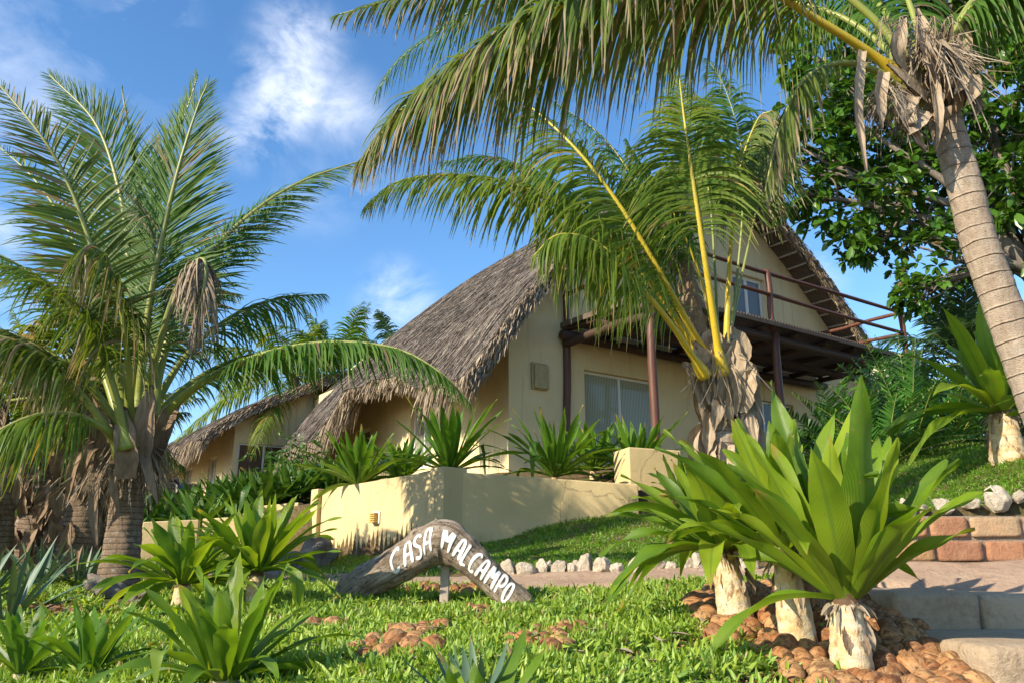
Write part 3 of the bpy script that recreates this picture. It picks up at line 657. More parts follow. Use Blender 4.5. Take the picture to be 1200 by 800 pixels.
zA = P(395, 573, pA[1])[2]; zB = P(508, 551, pB[1])[2]; zC = P(531, 552, pC[1])[2]; zD = P(748, 567, pD[1])[2]
wall_seg(pA, pB, .2, zA, zB, -.5).build('wall_face', M['gwall'], rw, smooth=False, bevel=.012)
wall_seg(pC, pD, .2, zC, zD, -.5).build('wall_face', M['gwall'], rw, smooth=False, bevel=.012)
dd = norm(np.array([*(pB-pA), 0])); nn_ = np.array([-dd[1], dd[0], 0])
a = Acc(); o_ = np.array([*pB, 0.])-nn_*.05; a.add(*box(o_-ZU*.5, dd*.27, nn_*.34, ZU*(zB+.5+.025))); a.build('pillar', M['gwall'], rw, smooth=False, bevel=.012)
a = Acc(); o_ = np.array([*pA, 0.])-dd*.22-nn_*.06; a.add(*box(o_-ZU*.5, dd*.2, nn_*.3, ZU*(zA+.5+.01))); a.build('pillar', M['gwall'], rw, smooth=False, bevel=.012)
under(rw)
wl = empty('wall_light', P(442, 605, 10.2)); tag(wl, 'small amber louvred light on the sunlit face of the retaining wall', 'light')
tt = (442-395)/(508-395.); q_ = None
best = min(np.linspace(.2, .8, 61), key=lambda k: abs(PX(np.array([*(pA+(pB-pA)*k), .55]))[0]-442))
q_ = np.array([*(pA+(pB-pA)*best), 0.]); zq = P(442, 606, q_[1])[2]
a = Acc(); a.add(*box(q_-nn_*.02+ZU*(zq-.075)-dd*.08, dd*.17, nn_*.018, ZU*.15)); a.build('back_plate', M['white'], wl, smooth=False, bevel=.005)
a = Acc()
for k in range(5): a.add(*box(q_-nn_*.08+ZU*(zq-.062+k*.026)-dd*.065, dd*.13, nn_*.058, ZU*.015))
a.add(*box(q_-nn_*.06+ZU*(zq-.058)-dd*.055, dd*.11, nn_*.038, ZU*.116)); a.build('louvre', M['lamp'], wl, smooth=False, bevel=.003)
wl.location = q_+ZU*zq; under(wl)

gw = wall_seg(P(738, 560, 10.2)[:2], P(800, 560, 10.4)[:2], .5, 1.42, 1.40, .3).build('garden_wall', M['gwall'], smooth=False, bevel=.015)
tag(gw, 'short raised block of sand coloured wall at the right end of the retaining wall', 'wall')
# low planter walls left
for i, (a0, a1, zt_, lab) in enumerate((((165,630,11.0),(232,625,11.2),.52,'low sand coloured planter wall nearest the left palm trunk'),
                                 ((236,622,11.6),(300,612,11.6),.62,'low stepped planter wall in the middle below the dark leafy hedge'),
                                 ((303,612,12.0),(349,600,11.9),.78,'low planter wall beside the grey rocks at the hedge end'))):
    p0 = P(*a0); p1 = P(*a1); d_ = norm(np.array([*(p1-p0)[:2], 0])); 
    o = wall_seg(p0[:2], p1[:2], .18, P(a0[0], 611-4*i, a0[2])[2] if i < 2 else P(303, 592, 12)[2], P(a1[0], 608-4*i, a1[2])[2] if i < 2 else P(349, 588, 11.9)[2], -.2).build('planter_wall', M['gwall'], smooth=False, bevel=.012)
    tag(o, lab, 'wall')

# ------------------------------------------------------------------ brick wall, steps
br = empty('brick_wall', (2.6, 4.75, 0)); tag(br, 'low orange brick wall holding up the lawn beside the stone steps', 'wall')
bx0, bx1, byf = 1.98, 3.6, 4.78; bzt = float(P(1040, 603, 4.78)[2])
a = Acc(); a.add(*box((bx0, byf, -.3), (bx1-bx0, 0, 0), (0, .12, 0), (0, 0, bzt+.3-.005))); a.build('mortar', M['mortar'], br, smooth=False)
r = np.random.default_rng(3); z = bzt-.13; row = 0
bk = Acc()
def lumpy_box(acc, x0, x1, y0, y1, z0, z1, r, k=4, j=.006, ax=None, pw=9):
    # rounded, uneven block as a subdivided box
    g_ = np.linspace(-1, 1, k+1); Vs = []; Qs = []; n = 0
    for axis in range(3):
        for sg in (-1, 1):
            A_, B_ = np.meshgrid(g_, g_, indexing='ij'); Pt = np.zeros((k+1, k+1, 3)); o1, o2 = [i for i in range(3) if i != axis]
            Pt[..., axis] = sg; Pt[..., o1] = A_; Pt[..., o2] = B_
            ii = np.arange((k+1)**2).reshape(k+1, k+1); q = np.stack([ii[:-1, :-1], ii[1:, :-1], ii[1:, 1:], ii[:-1, 1:]], -1).reshape(-1, 4)
            if (sg == 1) == (axis == 1): q = q[:, ::-1]
            Vs.append(Pt.reshape(-1, 3)); Qs.append(q+n); n += (k+1)**2
    V = np.vstack(Vs); V = V/np.maximum((np.abs(V)**pw).sum(1, keepdims=True)**(1./pw), 1e-6)
    ph = r.uniform(0, 6, 3)
    V = V*(1+j*8*(np.sin(V[:, [1]]*3.1+ph[0])*np.sin(V[:, [0]]*2.7+ph[1])*.5+np.sin(V[:, [2]]*4+V[:, [0]]*2+ph[2])*.5))
    V = V*np.array([x1-x0, y1-y0, z1-z0])/2+np.array([x0+x1, y0+y1, z0+z1])/2
    Vr = np.round(V, 5); uq, inv = np.unique(Vr, axis=0, return_inverse=True); Q = inv.ravel()[np.vstack(Qs)]
    if ax is not None: uq = ax(uq)
    acc.add(uq, Q)
while z > -.25:
    x = bx0-(row % 2)*.1-.02
    while x < bx1:
        wd = r.uniform(.17, .30); lumpy_box(bk, x+.012, x+wd, byf-.018-r.uniform(0,.008), byf+.06, z+.008, z+.118, r, 8, .003, pw=22); x += wd+.012
    z -= .135; row += 1
bk.build('brick', M['brick'], br)
under(br)

def stone_steps():
    r = np.random.default_rng(5)
    root = empty('stone_steps', (2.3, 4.0, -.2)); tag(root, 'worn pale stone steps climbing beside the coconut shells at the right', 'steps')
    a = Acc(); 
    zt = P(1100, 692, 3.95)[2]
    X0 = P(1028, 700, 3.95)[0]
    for i, (x0, x1) in enumerate(((X0, X0+.40), (X0+.41, X0+.86), (X0+.87, X0+1.4), (X0+1.41, X0+2.1))):
        o = Acc(); lumpy_box(o, x0, x1, 3.8+.02*i, 4.5, zt-.42, zt+r.uniform(-.008, .008), r, 14, .003, pw=20); o.build('block', M['step'], root)
    zt2 = P(1160, 748, 3.3)[2]; X1 = P(1128, 760, 3.2)[0]
    o = Acc(); lumpy_box(o, X1-.02, X1+.75, 3.02, 3.80, zt2-.35, zt2, r, 14, .003, pw=20); o.build('block', M['step'], root)
    under(root)
stone_steps()

# ------------------------------------------------------------------ rocks
def rock_mesh(name, seed, rad=1.0, sq=(1,1,1), mat=None, sub=3, rough=.18, sharp=0):
    r = np.random.default_rng(seed); n = 2**sub*2
    g_ = np.linspace(-1, 1, n+1); Vs = []; Qs = []; c = 0
    for axis in range(3):
        for sg in (-1, 1):
            A_, B_ = np.meshgrid(g_, g_, indexing='ij'); Pt = np.zeros((n+1, n+1, 3)); o1, o2 = [i for i in range(3) if i != axis]
            Pt[..., axis] = sg; Pt[..., o1] = A_; Pt[..., o2] = B_
            ii = np.arange((n+1)**2).reshape(n+1, n+1); q = np.stack([ii[:-1, :-1], ii[1:, :-1], ii[1:, 1:], ii[:-1, 1:]], -1).reshape(-1, 4)
            if (sg == 1) == (axis == 1): q = q[:, ::-1]
            Vs.append(Pt.reshape(-1, 3)); Qs.append(q+c); c += (n+1)**2
    V = norm(np.vstack(Vs)); R = np.ones(len(V))
    for k in range(14):      # planar cuts make facets
        d = norm(r.normal(0, 1, 3)); h = r.uniform(.62, .95); pr = V@d; R = np.minimum(R, np.where(pr > 1e-3, h/np.maximum(pr, 1e-3), 9))
    for k in range(10):
        d = r.normal(0, 1, 3)*r.uniform(2, 7); R = R*(1+rough*.12*np.sin(V@d+r.uniform(0, 6)))
    V = V*R[:, None]*rad*np.array(sq)
    uq, inv = np.unique(np.round(V, 6), axis=0, return_inverse=True)
    me_o = mesh_np(name, uq, inv.ravel()[np.vstack(Qs)], mat=mat, smooth=True)
    return me_o
ws = [rock_mesh('white_stone', 60+i, .06, (1.2, .9, .85), M['white_stone'], 3) for i in range(5)]
def place(o, src, loc, rot, s, label, cat, group=None, first={}):
    """use the source itself once, then copies"""
    if src.name not in first: first[src.name] = 1; c = src
    else: c = src.copy(); COL.objects.link(c)
    c.location = loc; c.rotation_euler = rot; c.scale = (s, s, s) if np.isscalar(s) else s
    if label: tag(c, label, cat, group)
    return c
r = np.random.default_rng(9); k = 0
pxs = np.concatenate([np.arange(594, 890, 19.), ])
for px in pxs:
    y0 = np.interp((px-600)/F*6.2, SX, SY); p = P(px+r.uniform(-4, 4), 664, y0-.02+r.uniform(-.05, .05))
    s = r.uniform(.85, 1.5); zz = float(zg(p[0], p[1]))
    place(None, ws[k % 5], (p[0], p[1], zz+.045*s), tuple(r.uniform(0, 6, 3)), s, 'white coral stone in the border row between path and lawn, behind the sign', 'stone', 'white stones edging the lawn behind the sign'); k += 1
    if r.random() < .35:
        place(None, ws[k % 5], (p[0]+.05, p[1]+.10, float(zg(p[0]+.05, p[1]+.1))+.04), tuple(r.uniform(0, 6, 3)), r.uniform(.6, .9), 'white coral stone in the border row between path and lawn, behind the sign', 'stone', 'white stones edging the lawn behind the sign'); k += 1
for px in (448, 470, 500, 520, 540, 563):
    p = ground_px(px, 671+r.uniform(-2, 2), 5.5); s = r.uniform(.8, 1.3)
    place(None, ws[k % 5], (p[0], p[1]+.1, float(zg(p[0], p[1]+.1))+.035*s), tuple(r.uniform(0, 6, 3)), s, 'white stone seen under the arch of the driftwood sign', 'stone', 'white stones under the sign arch'); k += 1
for px, s in ((1050,.8),(1066,.85),(1083,.65),(1108,.9),(1140,.85),(1172,1.35),(1198,.7),(1225,1.0),(905,1.1),(930,1.0),(960,.9),(985,1.0),(1010,1.0)):
    x = (px-600)/F*4.85/1.02 if px > 1020 else (px-600)/F*5.5/1.02
    y = np.interp(x, SX, SY)+.03; 
    p = np.array([x, y, float(zg(x, y+.08))])
    lab = 'largest white stone on top of the brick wall at the right edge' if px == 1172 else 'white coral stone lining the lawn edge on the brick wall'
    o = place(None, ws[k % 5], (p[0], y, max(p[2], bzt if x > 1.98 else -9)+.02*s), tuple(r.uniform(0, 6, 3)), s, lab, 'stone', None if px == 1172 else 'white stones on the brick wall'); k += 1
rk = [rock_mesh('rock', 90+i, .3, (1.3, 1, .8), M['rock'], 3, .5) for i in range(3)]
for i, (px, py, d, s, lab) in enumerate(((366,655,9.6,.75,'large grey rock beside the left pillar of the retaining wall'),(372,640,10.3,.6,'grey rock stacked above the large rock by the wall pillar'),
        (340,668,8.8,.7,'low grey rock under the leafy plant left of the wall'),(120,706,6.1,.4,'flat grey rock at the foot of the left palm'),(165,722,5.7,.3,'small grey rock right of the left palm foot'),
        (300,690,7.2,.6,'grey rock half hidden behind the bright leafy clump'))):
    p = P(px, py, d); place(None, rk[i % 3], (p[0], p[1], float(zg(p[0], p[1]))+.12*s if i != 1 else p[2]), (0, 0, i*1.3), s, lab, 'rock')
o = rock_mesh('limestone_block', 130, .3, (.8, .8, 1.0), M['white_stone'], 3, .3); p = P(1040, 445, 12.2); o.location = p
tag(o, 'pale limestone block under the balcony corner behind the shrubs', 'stone')
o = rock_mesh('limestone_block', 131, .34, (.8, .8, 1.3), M['white_stone'], 3, .3); p = P(1022, 490, 12.0); o.location = p
tag(o, 'pale limestone block lower down behind the fern shrubs', 'stone')

# ------------------------------------------------------------------ driftwood sign
def sign():
    root = empty('driftwood_sign', P(520, 700, 4.95)); tag(root, 'bent driftwood log sign painted CASA MALCAMPO in white letters', 'sign')
    ctrl = [(400,704,13,5.05),(412,694,19,5.05),(440,676,21,5.03),(475,656,21,5.0),(502,640,22,4.98),(521,634,24,4.96),(540,645,20,4.94),(566,668,17,4.92),(595,694,16,4.9),(614,709,14,4.88),(622,716,9,4.88)]
    A = np.array([[*P(a, b, d), r_*d/F*1.02] for a, b, r_, d in ctrl])
    c, L = catmull(A, 120); cc = c[:, :3]; rr = c[:, 3]; up = (0, 0.02, 1)
    sides = 40; th = np.linspace(0, 2*np.pi, sides+1); s_ = np.linspace(0, 1, 120)[:, None]; t_ = th[None]
    rm = 1+.05*np.sin(2*t_+s_*9)+.035*np.sin(3*t_-s_*23)+.02*np.sin(5*t_+s_*47)+.02*np.sin(s_*90+2*np.sin(t_))
    rm += .10*np.exp(-((s_-.43)/.03)**2)*np.maximum(0, np.sin(t_))
    # rotten hollows under the left limb
    rm -= .10*np.exp(-((s_-.14)/.08)**2)*np.maximum(0, -np.sin(t_+.4))*(.6+.4*np.sin(s_*120+t_*9))
    a = Acc(); a.add(*tube(cc, rr, sides, up=up, rmul=rm)); a.build('log', M['log'], root)
    T, N, S = frames(cc, up)
    # front surface param: camera is toward -y; find angle whose direction is closest to -y
    def surf(s, h):   # s 0..1 along, h metres up from the front centre line
        i = s*119; i0 = np.clip(i.astype(int), 0, 118); f = (i-i0)
        C_ = cc[i0]*(1-f)[:, None]+cc[i0+1]*f[:, None]; R_ = rr[i0]*(1-f)+rr[i0+1]*f
        Sv = norm(S[i0]*(1-f)[:, None]+S[i0+1]*f[:, None]); Nv = norm(N[i0]*(1-f)[:, None]+N[i0+1]*f[:, None])
        ang = h/R_; base = 0.0 if np.dot(S[60], (0, -1, 0)) > 0 else np.pi
        al = base+ang*(1 if base == 0 else -1)
        al2 = np.mod(al, 2*np.pi); sN = s
        m = 1+.05*np.sin(2*al2+sN*9)+.035*np.sin(3*al2-sN*23)+.02*np.sin(5*al2+sN*47)+.02*np.sin(sN*90+2*np.sin(al2))+.10*np.exp(-((sN-.43)/.03)**2)*np.maximum(0, np.sin(al2))
        m -= .10*np.exp(-((sN-.14)/.08)**2)*np.maximum(0, -np.sin(al2+.4))*(.6+.4*np.sin(sN*120+al2*9))
        return C_+(R_*m+.0035)[:, None]*(np.cos(al)[:, None]*Sv+np.sin(al)[:, None]*Nv)
    G_ = {'C': [[(.85,.85),(.6,1),(.25,.9),(.02,.6),(.02,.3),(.2,.03),(.55,.0),(.8,.15)]],
          'A': [[(0,0),(.12,.55),(.3,.95),(.6,1),(.78,.8),(.82,.4),(.85,0)],[(.1,.42),(.82,.42)]],
          'S': [[(.85,.85),(.55,1),(.2,.9),(.12,.68),(.4,.52),(.75,.38),(.78,.14),(.45,0),(.05,.1)]],
          'M': [[(0,0),(.06,.5),(.12,1),(.3,.75),(.5,.45),(.7,.78),(.9,1),(.92,.5),(.98,0)]],
          'L': [[(.1,1),(.08,.5),(.08,.02),(.45,0),(.8,.03)]],
          'P': [[(.1,0),(.1,.5),(.12,1),(.5,1),(.82,.82),(.75,.55),(.4,.45),(.12,.47)]],
          'O': [[(.45,1),(.12,.8),(.02,.45),(.2,.08),(.5,0),(.8,.2),(.88,.55),(.75,.88),(.45,1)]]}
    # projected position of each letter centre
    pc = np.array([PX(q) for q in cc])
    word1 = [('C',471),('A',484),('S',495.5),('A',507)]; word2 = [('M',529),('A',540.5),('L',549),('C',557.5),('A',567),('M',577.5),('P',587.5),('O',596)]
    for wd, lean, hh, ww in ((word1, .55, .125, .058), (word2, -.25, .115, .045)):
        a = Acc()
        for ch, px in wd:
            sc_ = np.argmin(np.abs(pc[:, 0]-px))/119.; r0 = np.interp(sc_, np.linspace(0, 1, 120), rr)
            H = min(hh, r0*1.45); Wd = ww*(1.15 if ch == 'M' else 1)
            for st in G_[ch]:
                p, _ = catmull(np.array([(x, y, 0) for x, y in st]), 26); x = (p[:, 0]-.42)*Wd; y = (p[:, 1]-.45)*H
                d = norm(np.gradient(np.c_[x, y], axis=0)); hw = .0085*(1+.18*np.sin(np.linspace(0, 9, 26)+px)); ends = np.ones(26); ends[[0, -1]] = .45; hw = hw*ends
                cols = 5; cs = np.linspace(-1, 1, cols); XX = x[:, None]-d[:, [1]]*hw[:, None]*cs; YY = y[:, None]+d[:, [0]]*hw[:, None]*cs
                SS = sc_+(XX+YY*lean*.62)/L; V = surf(np.clip(SS.ravel(), 0, 1), YY.ravel()+.008)
                ii = np.arange(26*cols).reshape(26, cols); a.add(V, np.stack([ii[:-1, :-1], ii[:-1, 1:], ii[1:, 1:], ii[1:, :-1]], -1).reshape(-1, 4))
        a.build('lettering', M['paint'], root)
    a = Acc(); p0 = P(520, 697, 5.0); p1 = P(522, 655, 5.02); a.add(*box(p0+np.array([-.026, 0, -.1]), (.052, 0, 0), (0, .05, 0), p1-p0+np.array([0, 0, .12]))); a.build('post', M['batten'], root, smooth=False, bevel=.005)
    under(root)
sign()

# ------------------------------------------------------------------ palms
def frond(parent, ctrl, leaf=.6, n=90, mat='palm', rmat='rachis', r0=.028, start=.18, droop=.6, lift=.25, up=(0, 0, 1), seed=0, wdt=.016, alpha=(72, 30), jit=.10, side=(1, 1), name='frond', blade=0.0, dens=1.0, tipmin=.16, gpow=2.0):
    r = np.random.default_rng(seed+1000)
    c, L = catmull(np.asarray(ctrl, float), 60); T, N, S = frames(c, up)
    s = np.linspace(0, 1, 60)
    a = Acc(); rad = r0*(1-.86*s**.8); rad = np.where(s < .08, r0*(1+1.0*(1-s/.08)), rad)
    a.add(*tube(c, rad, 8, up=up)); rc = a.build(name, M[rmat], parent)
    a = Acc(); K = 6
    for sg, sl in ((-1, side[0]), (1, side[1])):
        if sl <= 0: continue
        u = start+(1-start)*np.linspace(0, 1, n)**.95+r.normal(0, .003, n); u = np.clip(u, 0, .999)
        gap = r.random(n) > .05; u = u[gap]; m = len(u)
        def ip(A): return np.stack([np.interp(u, s, A[:, i]) for i in range(3)], 1)
        B, t, nn, ss = ip(c), norm(ip(T)), norm(ip(N)), norm(ip(S))
        q = (u-start)/(1-start); prof_ = np.clip(.45+q*3.2, 0, 1)*(1-np.clip((q-.40)/.60, 0, 1)**1.5*(1-tipmin))
        ln = leaf*sl*prof_*r.uniform(.85, 1.1, m)
        al = np.radians(alpha[0]+(alpha[1]-alpha[0])*q+r.normal(0, 5, m))
        d0 = norm(t*np.cos(al)[:, None]+sg*ss*np.sin(al)[:, None]+nn*(lift+r.normal(0, jit, m))[:, None]+r.normal(0, jit*.35, (m, 3)))
        k = np.linspace(0, 1, K)[None, :, None]; dr = (droop*r.uniform(.7, 1.3, m))[:, None, None]
        side_tw = r.normal(0, jit*.5, (m, 1, 3))
        C = B[:, None]+ln[:, None, None]*(d0[:, None]*k*(1-.28*np.minimum(dr, 1.6)*k)+np.array([0, 0, -1.])*dr*k**gpow+side_tw*k**2)
        TT = norm(np.gradient(C, axis=1)); wv = norm(t[:, None]-(TT*t[:, None]).sum(-1, keepdims=True)*TT+blade*nn[:, None]+r.normal(0, .18, (m, 1, 3)))
        NN = norm(np.cross(TT, wv)); W = wdt*np.array([.55, 1, 1, .85, .55, .08])[None]*np.clip(ln/leaf, .35, 1)[:, None]*r.uniform(.75, 1.15, m)[:, None]
        a.add(*ribbons(C, wv, NN, W, 3, .35))
    a.build('leaflets', M[mat], rc); return rc
def trunk(parent, ctrl, radii, mat='trunk', rings=15., seed=0, n=110, sides=28, flare=0):
    n = n*2; A = np.array([[*p, q] for p, q in zip(ctrl, radii)]); c, L = catmull(A, n); r = np.random.default_rng(seed)
    v = np.linspace(0, L, n)[:, None]; th = np.linspace(0, 2*np.pi, sides+1)[None]
    rm = 1+.028*(np.mod(v*rings+.12*np.sin(th+v*5)+.08*np.sin(3*th-v*9), 1)-.5)+.015*np.sin(v*31+2*th)+.02*np.sin(3*th+v*7)+.015*np.sin(5*th-v*11)
    a = Acc(); a.add(*tube(c[:, :3], c[:, 3], sides, up=(0.1, 1, .05), rmul=rm, vlen=1.0)); return a.build('trunk', M[mat], parent)
def sheath(parent, p0, p1, p2, w0, mat='boot', seed=0, name='leaf_sheath', fold=.45, ns=12):
    """broad curved dry leaf base, with split ragged end"""
    r = np.random.default_rng(seed); c, L = catmull(np.array([p0, p1, p2]), ns); T, N, S = frames(c, (0.2, -1, .3))
    c = c[None]; wv = w0*np.interp(np.linspace(0, 1, ns), [0, .3, .7, 1], [.8, 1, .8, .12]); a = Acc()
    V, Q, U = ribbons(c, S[None], N[None], wv[None], 9, fold); V = V+r.normal(0, w0*.05, V.shape)
    a.add(V, Q, U); V2 = V+np.array([0, .012, 0.]); a.add(V2, Q[:, ::-1], U)
    return a.build(name, M[mat], parent)
def fibres(parent, centre, n, rad, ln, mat='palm_dead', seed=0, w=.006, down=1.0, name='dry_fibres', zs=1.0):
    r = np.random.default_rng(seed); d = norm(r.normal(0, 1, (n, 3))*np.array([1, 1, .5])); B = centre+d*rad*r.uniform(.5, 1, (n, 1))*np.array([1, 1, zs])
    k = np.linspace(0, 1, 5)[None, :, None]; l = (ln*r.uniform(.4, 1.2, n))[:, None, None]
    C = B[:, None]+l*(d[:, None]*k*.6+np.array([0, 0, -1])*down*k**1.6+r.normal(0, .25, (n, 1, 3))*k**2)
    T = norm(np.gradient(C, axis=1)); S = norm(np.cross(T, r.normal(0, 1, (n, 1, 3))+0*T)); W = w*np.array([1, 1, .9, .7, .3])[None]*r.uniform(.5, 1.5, n)[:, None]
    a = Acc(); a.add(*ribbons(C, S, np.cross(S, T), W, 2, 0)); return a.build(name, M[mat], parent)

def pts(*a): return [P(*p) for p in a]
# --- left palm
gz = lambda p: (p[0], p[1], float(zg(p[0], p[1])))
LP = empty('coconut_palm', P(140, 692, 6.5)); tag(LP, 'coconut palm with a short thick trunk and tall upright fronds at the left', 'palm tree')
b0 = P(138, 700, 6.5); b0[2] = float(zg(b0[0], b0[1]))-.1
trunk(LP, [b0, P(141, 660, 6.5), P(148, 600, 6.5), P(152, 545, 6.5), P(155, 505, 6.5)], [.18, .145, .125, .115, .10], 'trunk_l', 22, 1)
LF = [ # pixels, depths, options
 (((154,500,6.5),(156,400,6.5),(150,300,6.6),(140,225,6.7),(112,145,6.8),(58,88,6.9)), dict(leaf=.80,mat='palm',up=(.2,-1,0),droop=.10,lift=.12,seed=1,n=230,alpha=(58,18),wdt=.0105,jit=.05)),
 (((160,500,6.5),(172,380,6.4),(190,280,6.3),(210,195,6.2),(232,125,6.2),(243,100,6.2)), dict(leaf=.80,mat='palm',up=(-.2,-1,0),droop=.14,lift=-.05,seed=2,n=230,alpha=(66,20),wdt=.0100,jit=.05)),
 (((158,500,6.8),(168,380,7.0),(180,280,7.2),(198,190,7.3),(222,120,7.3),(232,88,7.3)), dict(leaf=.65,mat='palm_yel',up=(-1,-.3,0),droop=.12,lift=.3,seed=3,alpha=(48,20),n=150,wdt=.012,jit=.06)),
 (((175,490,6.5),(200,390,6.6),(245,300,6.7),(300,246,6.8),(355,212,6.9),(424,188,7.0)), dict(leaf=.66,mat='palm',up=(-.35,-.8,.5),droop=.22,lift=-.1,seed=4,n=210,alpha=(72,25),wdt=.0105,jit=.05)),
 (((150,500,6.4),(135,400,6.2),(110,300,6.0),(80,215,5.9),(45,155,5.8),(-5,95,5.8)), dict(leaf=.55,mat='palm_old',up=(.3,-.8,.3),droop=.18,lift=.15,seed=5,n=130,wdt=.013)),
 (((156,490,6.7),(160,400,6.8),(163,300,6.9),(158,200,7.0),(143,105,7.0)), dict(leaf=.34,mat='palm_yel',up=(1,0,0),droop=.0,lift=.1,seed=6,alpha=(16,10),n=70)),
 (((180,500,6.4),(230,452,6.2),(300,418,6.0),(380,402,5.9),(460,408,5.8),(515,436,5.7),(552,474,5.7)), dict(leaf=.38,mat='palm',rmat='rachis',droop=.75,lift=.0,seed=7,n=150,wdt=.012,start=.22)),
 (((170,495,6.9),(215,420,7.3),(270,372,7.6),(325,350,7.8),(378,345,8.0)), dict(leaf=.75,mat='palm',droop=.7,lift=.0,seed=8,n=90,start=.3,wdt=.013)),
 (((165,500,6.3),(182,420,6.1),(205,345,6.0),(226,310,5.95),(240,306,5.9),(238,340,5.85),(222,400,5.85)), dict(leaf=.30,mat='palm_dead',rmat='rachis',droop=1.5,lift=-.2,seed=9,n=110,start=.5,jit=.3,wdt=.009)),
 (((170,500,6.9),(180,430,7.4),(205,370,7.9),(240,340,8.3),(280,345,8.5)), dict(leaf=.55,mat='palm',droop=.6,lift=.0,seed=10,n=100,start=.3)),
 (((150,515,6.3),(100,445,6.1),(50,410,6.0),(-10,385,5.9),(-70,390,5.8)), dict(leaf=.6,mat='palm_old',droop=.8,lift=.1,seed=11,n=90,start=.3,wdt=.013)),
 (((145,535,6.2),(110,480,6.0),(55,420,5.8),(0,395,5.6),(-60,400,5.5)), dict(leaf=.5,mat='palm_old',droop=1.0,lift=.0,seed=12,n=80,start=.3,wdt=.013)),
 (((150,525,6.1),(125,430,5.9),(85,360,5.7),(30,320,5.6),(-30,310,5.5)), dict(leaf=.6,mat='palm_yel',droop=.6,lift=.1,seed=13,n=90,start=.3,wdt=.013)),
 (((146,510,6.7),(110,410,7.0),(60,340,7.3),(0,300,7.5),(-60,290,7.6)), dict(leaf=.7,mat='palm',droop=.5,lift=.1,seed=14,n=90,start=.3,wdt=.013)),
 (((148,505,6.7),(120,380,7.1),(85,280,7.4),(40,210,7.5),(-10,165,7.6)), dict(leaf=.65,mat='palm_yel',up=(.3,-.6,.3),droop=.3,lift=.1,seed=15,n=100,start=.3,wdt=.013)),
 (((152,500,6.2),(150,420,5.9),(140,350,5.7),(122,300,5.6),(100,290,5.5),(85,320,5.4)), dict(leaf=.5,mat='palm_old',droop=1.1,lift=-.1,seed=16,n=90,start=.3)),
 (((150,525,6.2),(120,500,6.0),(80,485,5.8),(30,490,5.6),(-30,520,5.4)), dict(leaf=.45,mat='palm_yel',droop=1.0,lift=.0,seed=17,n=80,start=.3,wdt=.013)),
 (((172,500,6.8),(215,455,7.1),(265,425,7.5),(310,415,7.9),(350,430,8.1)), dict(leaf=.42,mat='palm',droop=.6,lift=.0,seed=18,n=100)),
 (((165,500,6.8),(185,400,7.3),(215,330,7.7),(255,290,8.0),(300,290,8.2)), dict(leaf=.7,mat='palm',droop=.6,lift=.1,seed=19,n=90,start=.3,wdt=.013)),
]
for pp, kw in LF: frond(LP, pts(*pp), r0=.042, **kw)
for i, (px, py, dx, dy, dd_) in enumerate(((135,540,-28,-75,-.1),(165,530,12,-80,-.2),(150,545,-5,-70,-.25),(180,520,30,-55,0),(128,520,-30,-50,0))):
    sheath(LP, P(px, py+15, 6.4+dd_), P(px+dx*.5, py+dy*.45, 6.3+dd_), P(px+dx, py+dy, 6.3+dd_), .085, 'boot_l', i)
for i, (px, py, ex, ey) in enumerate(((128,545,95,560),(120,560,112,640),(170,545,185,590),(140,555,138,600),(110,540,78,590))):
    sheath(LP, P(px, py-25, 6.3), P((px+ex)/2-6, (py+ey)/2-25, 6.15), P(ex, ey, 6.2), .04, 'boot_l', 20+i, name='dry_sheath')
fibres(LP, P(152, 525, 6.45), 420, .22, .30, 'palm_dead', 3)
under(LP)

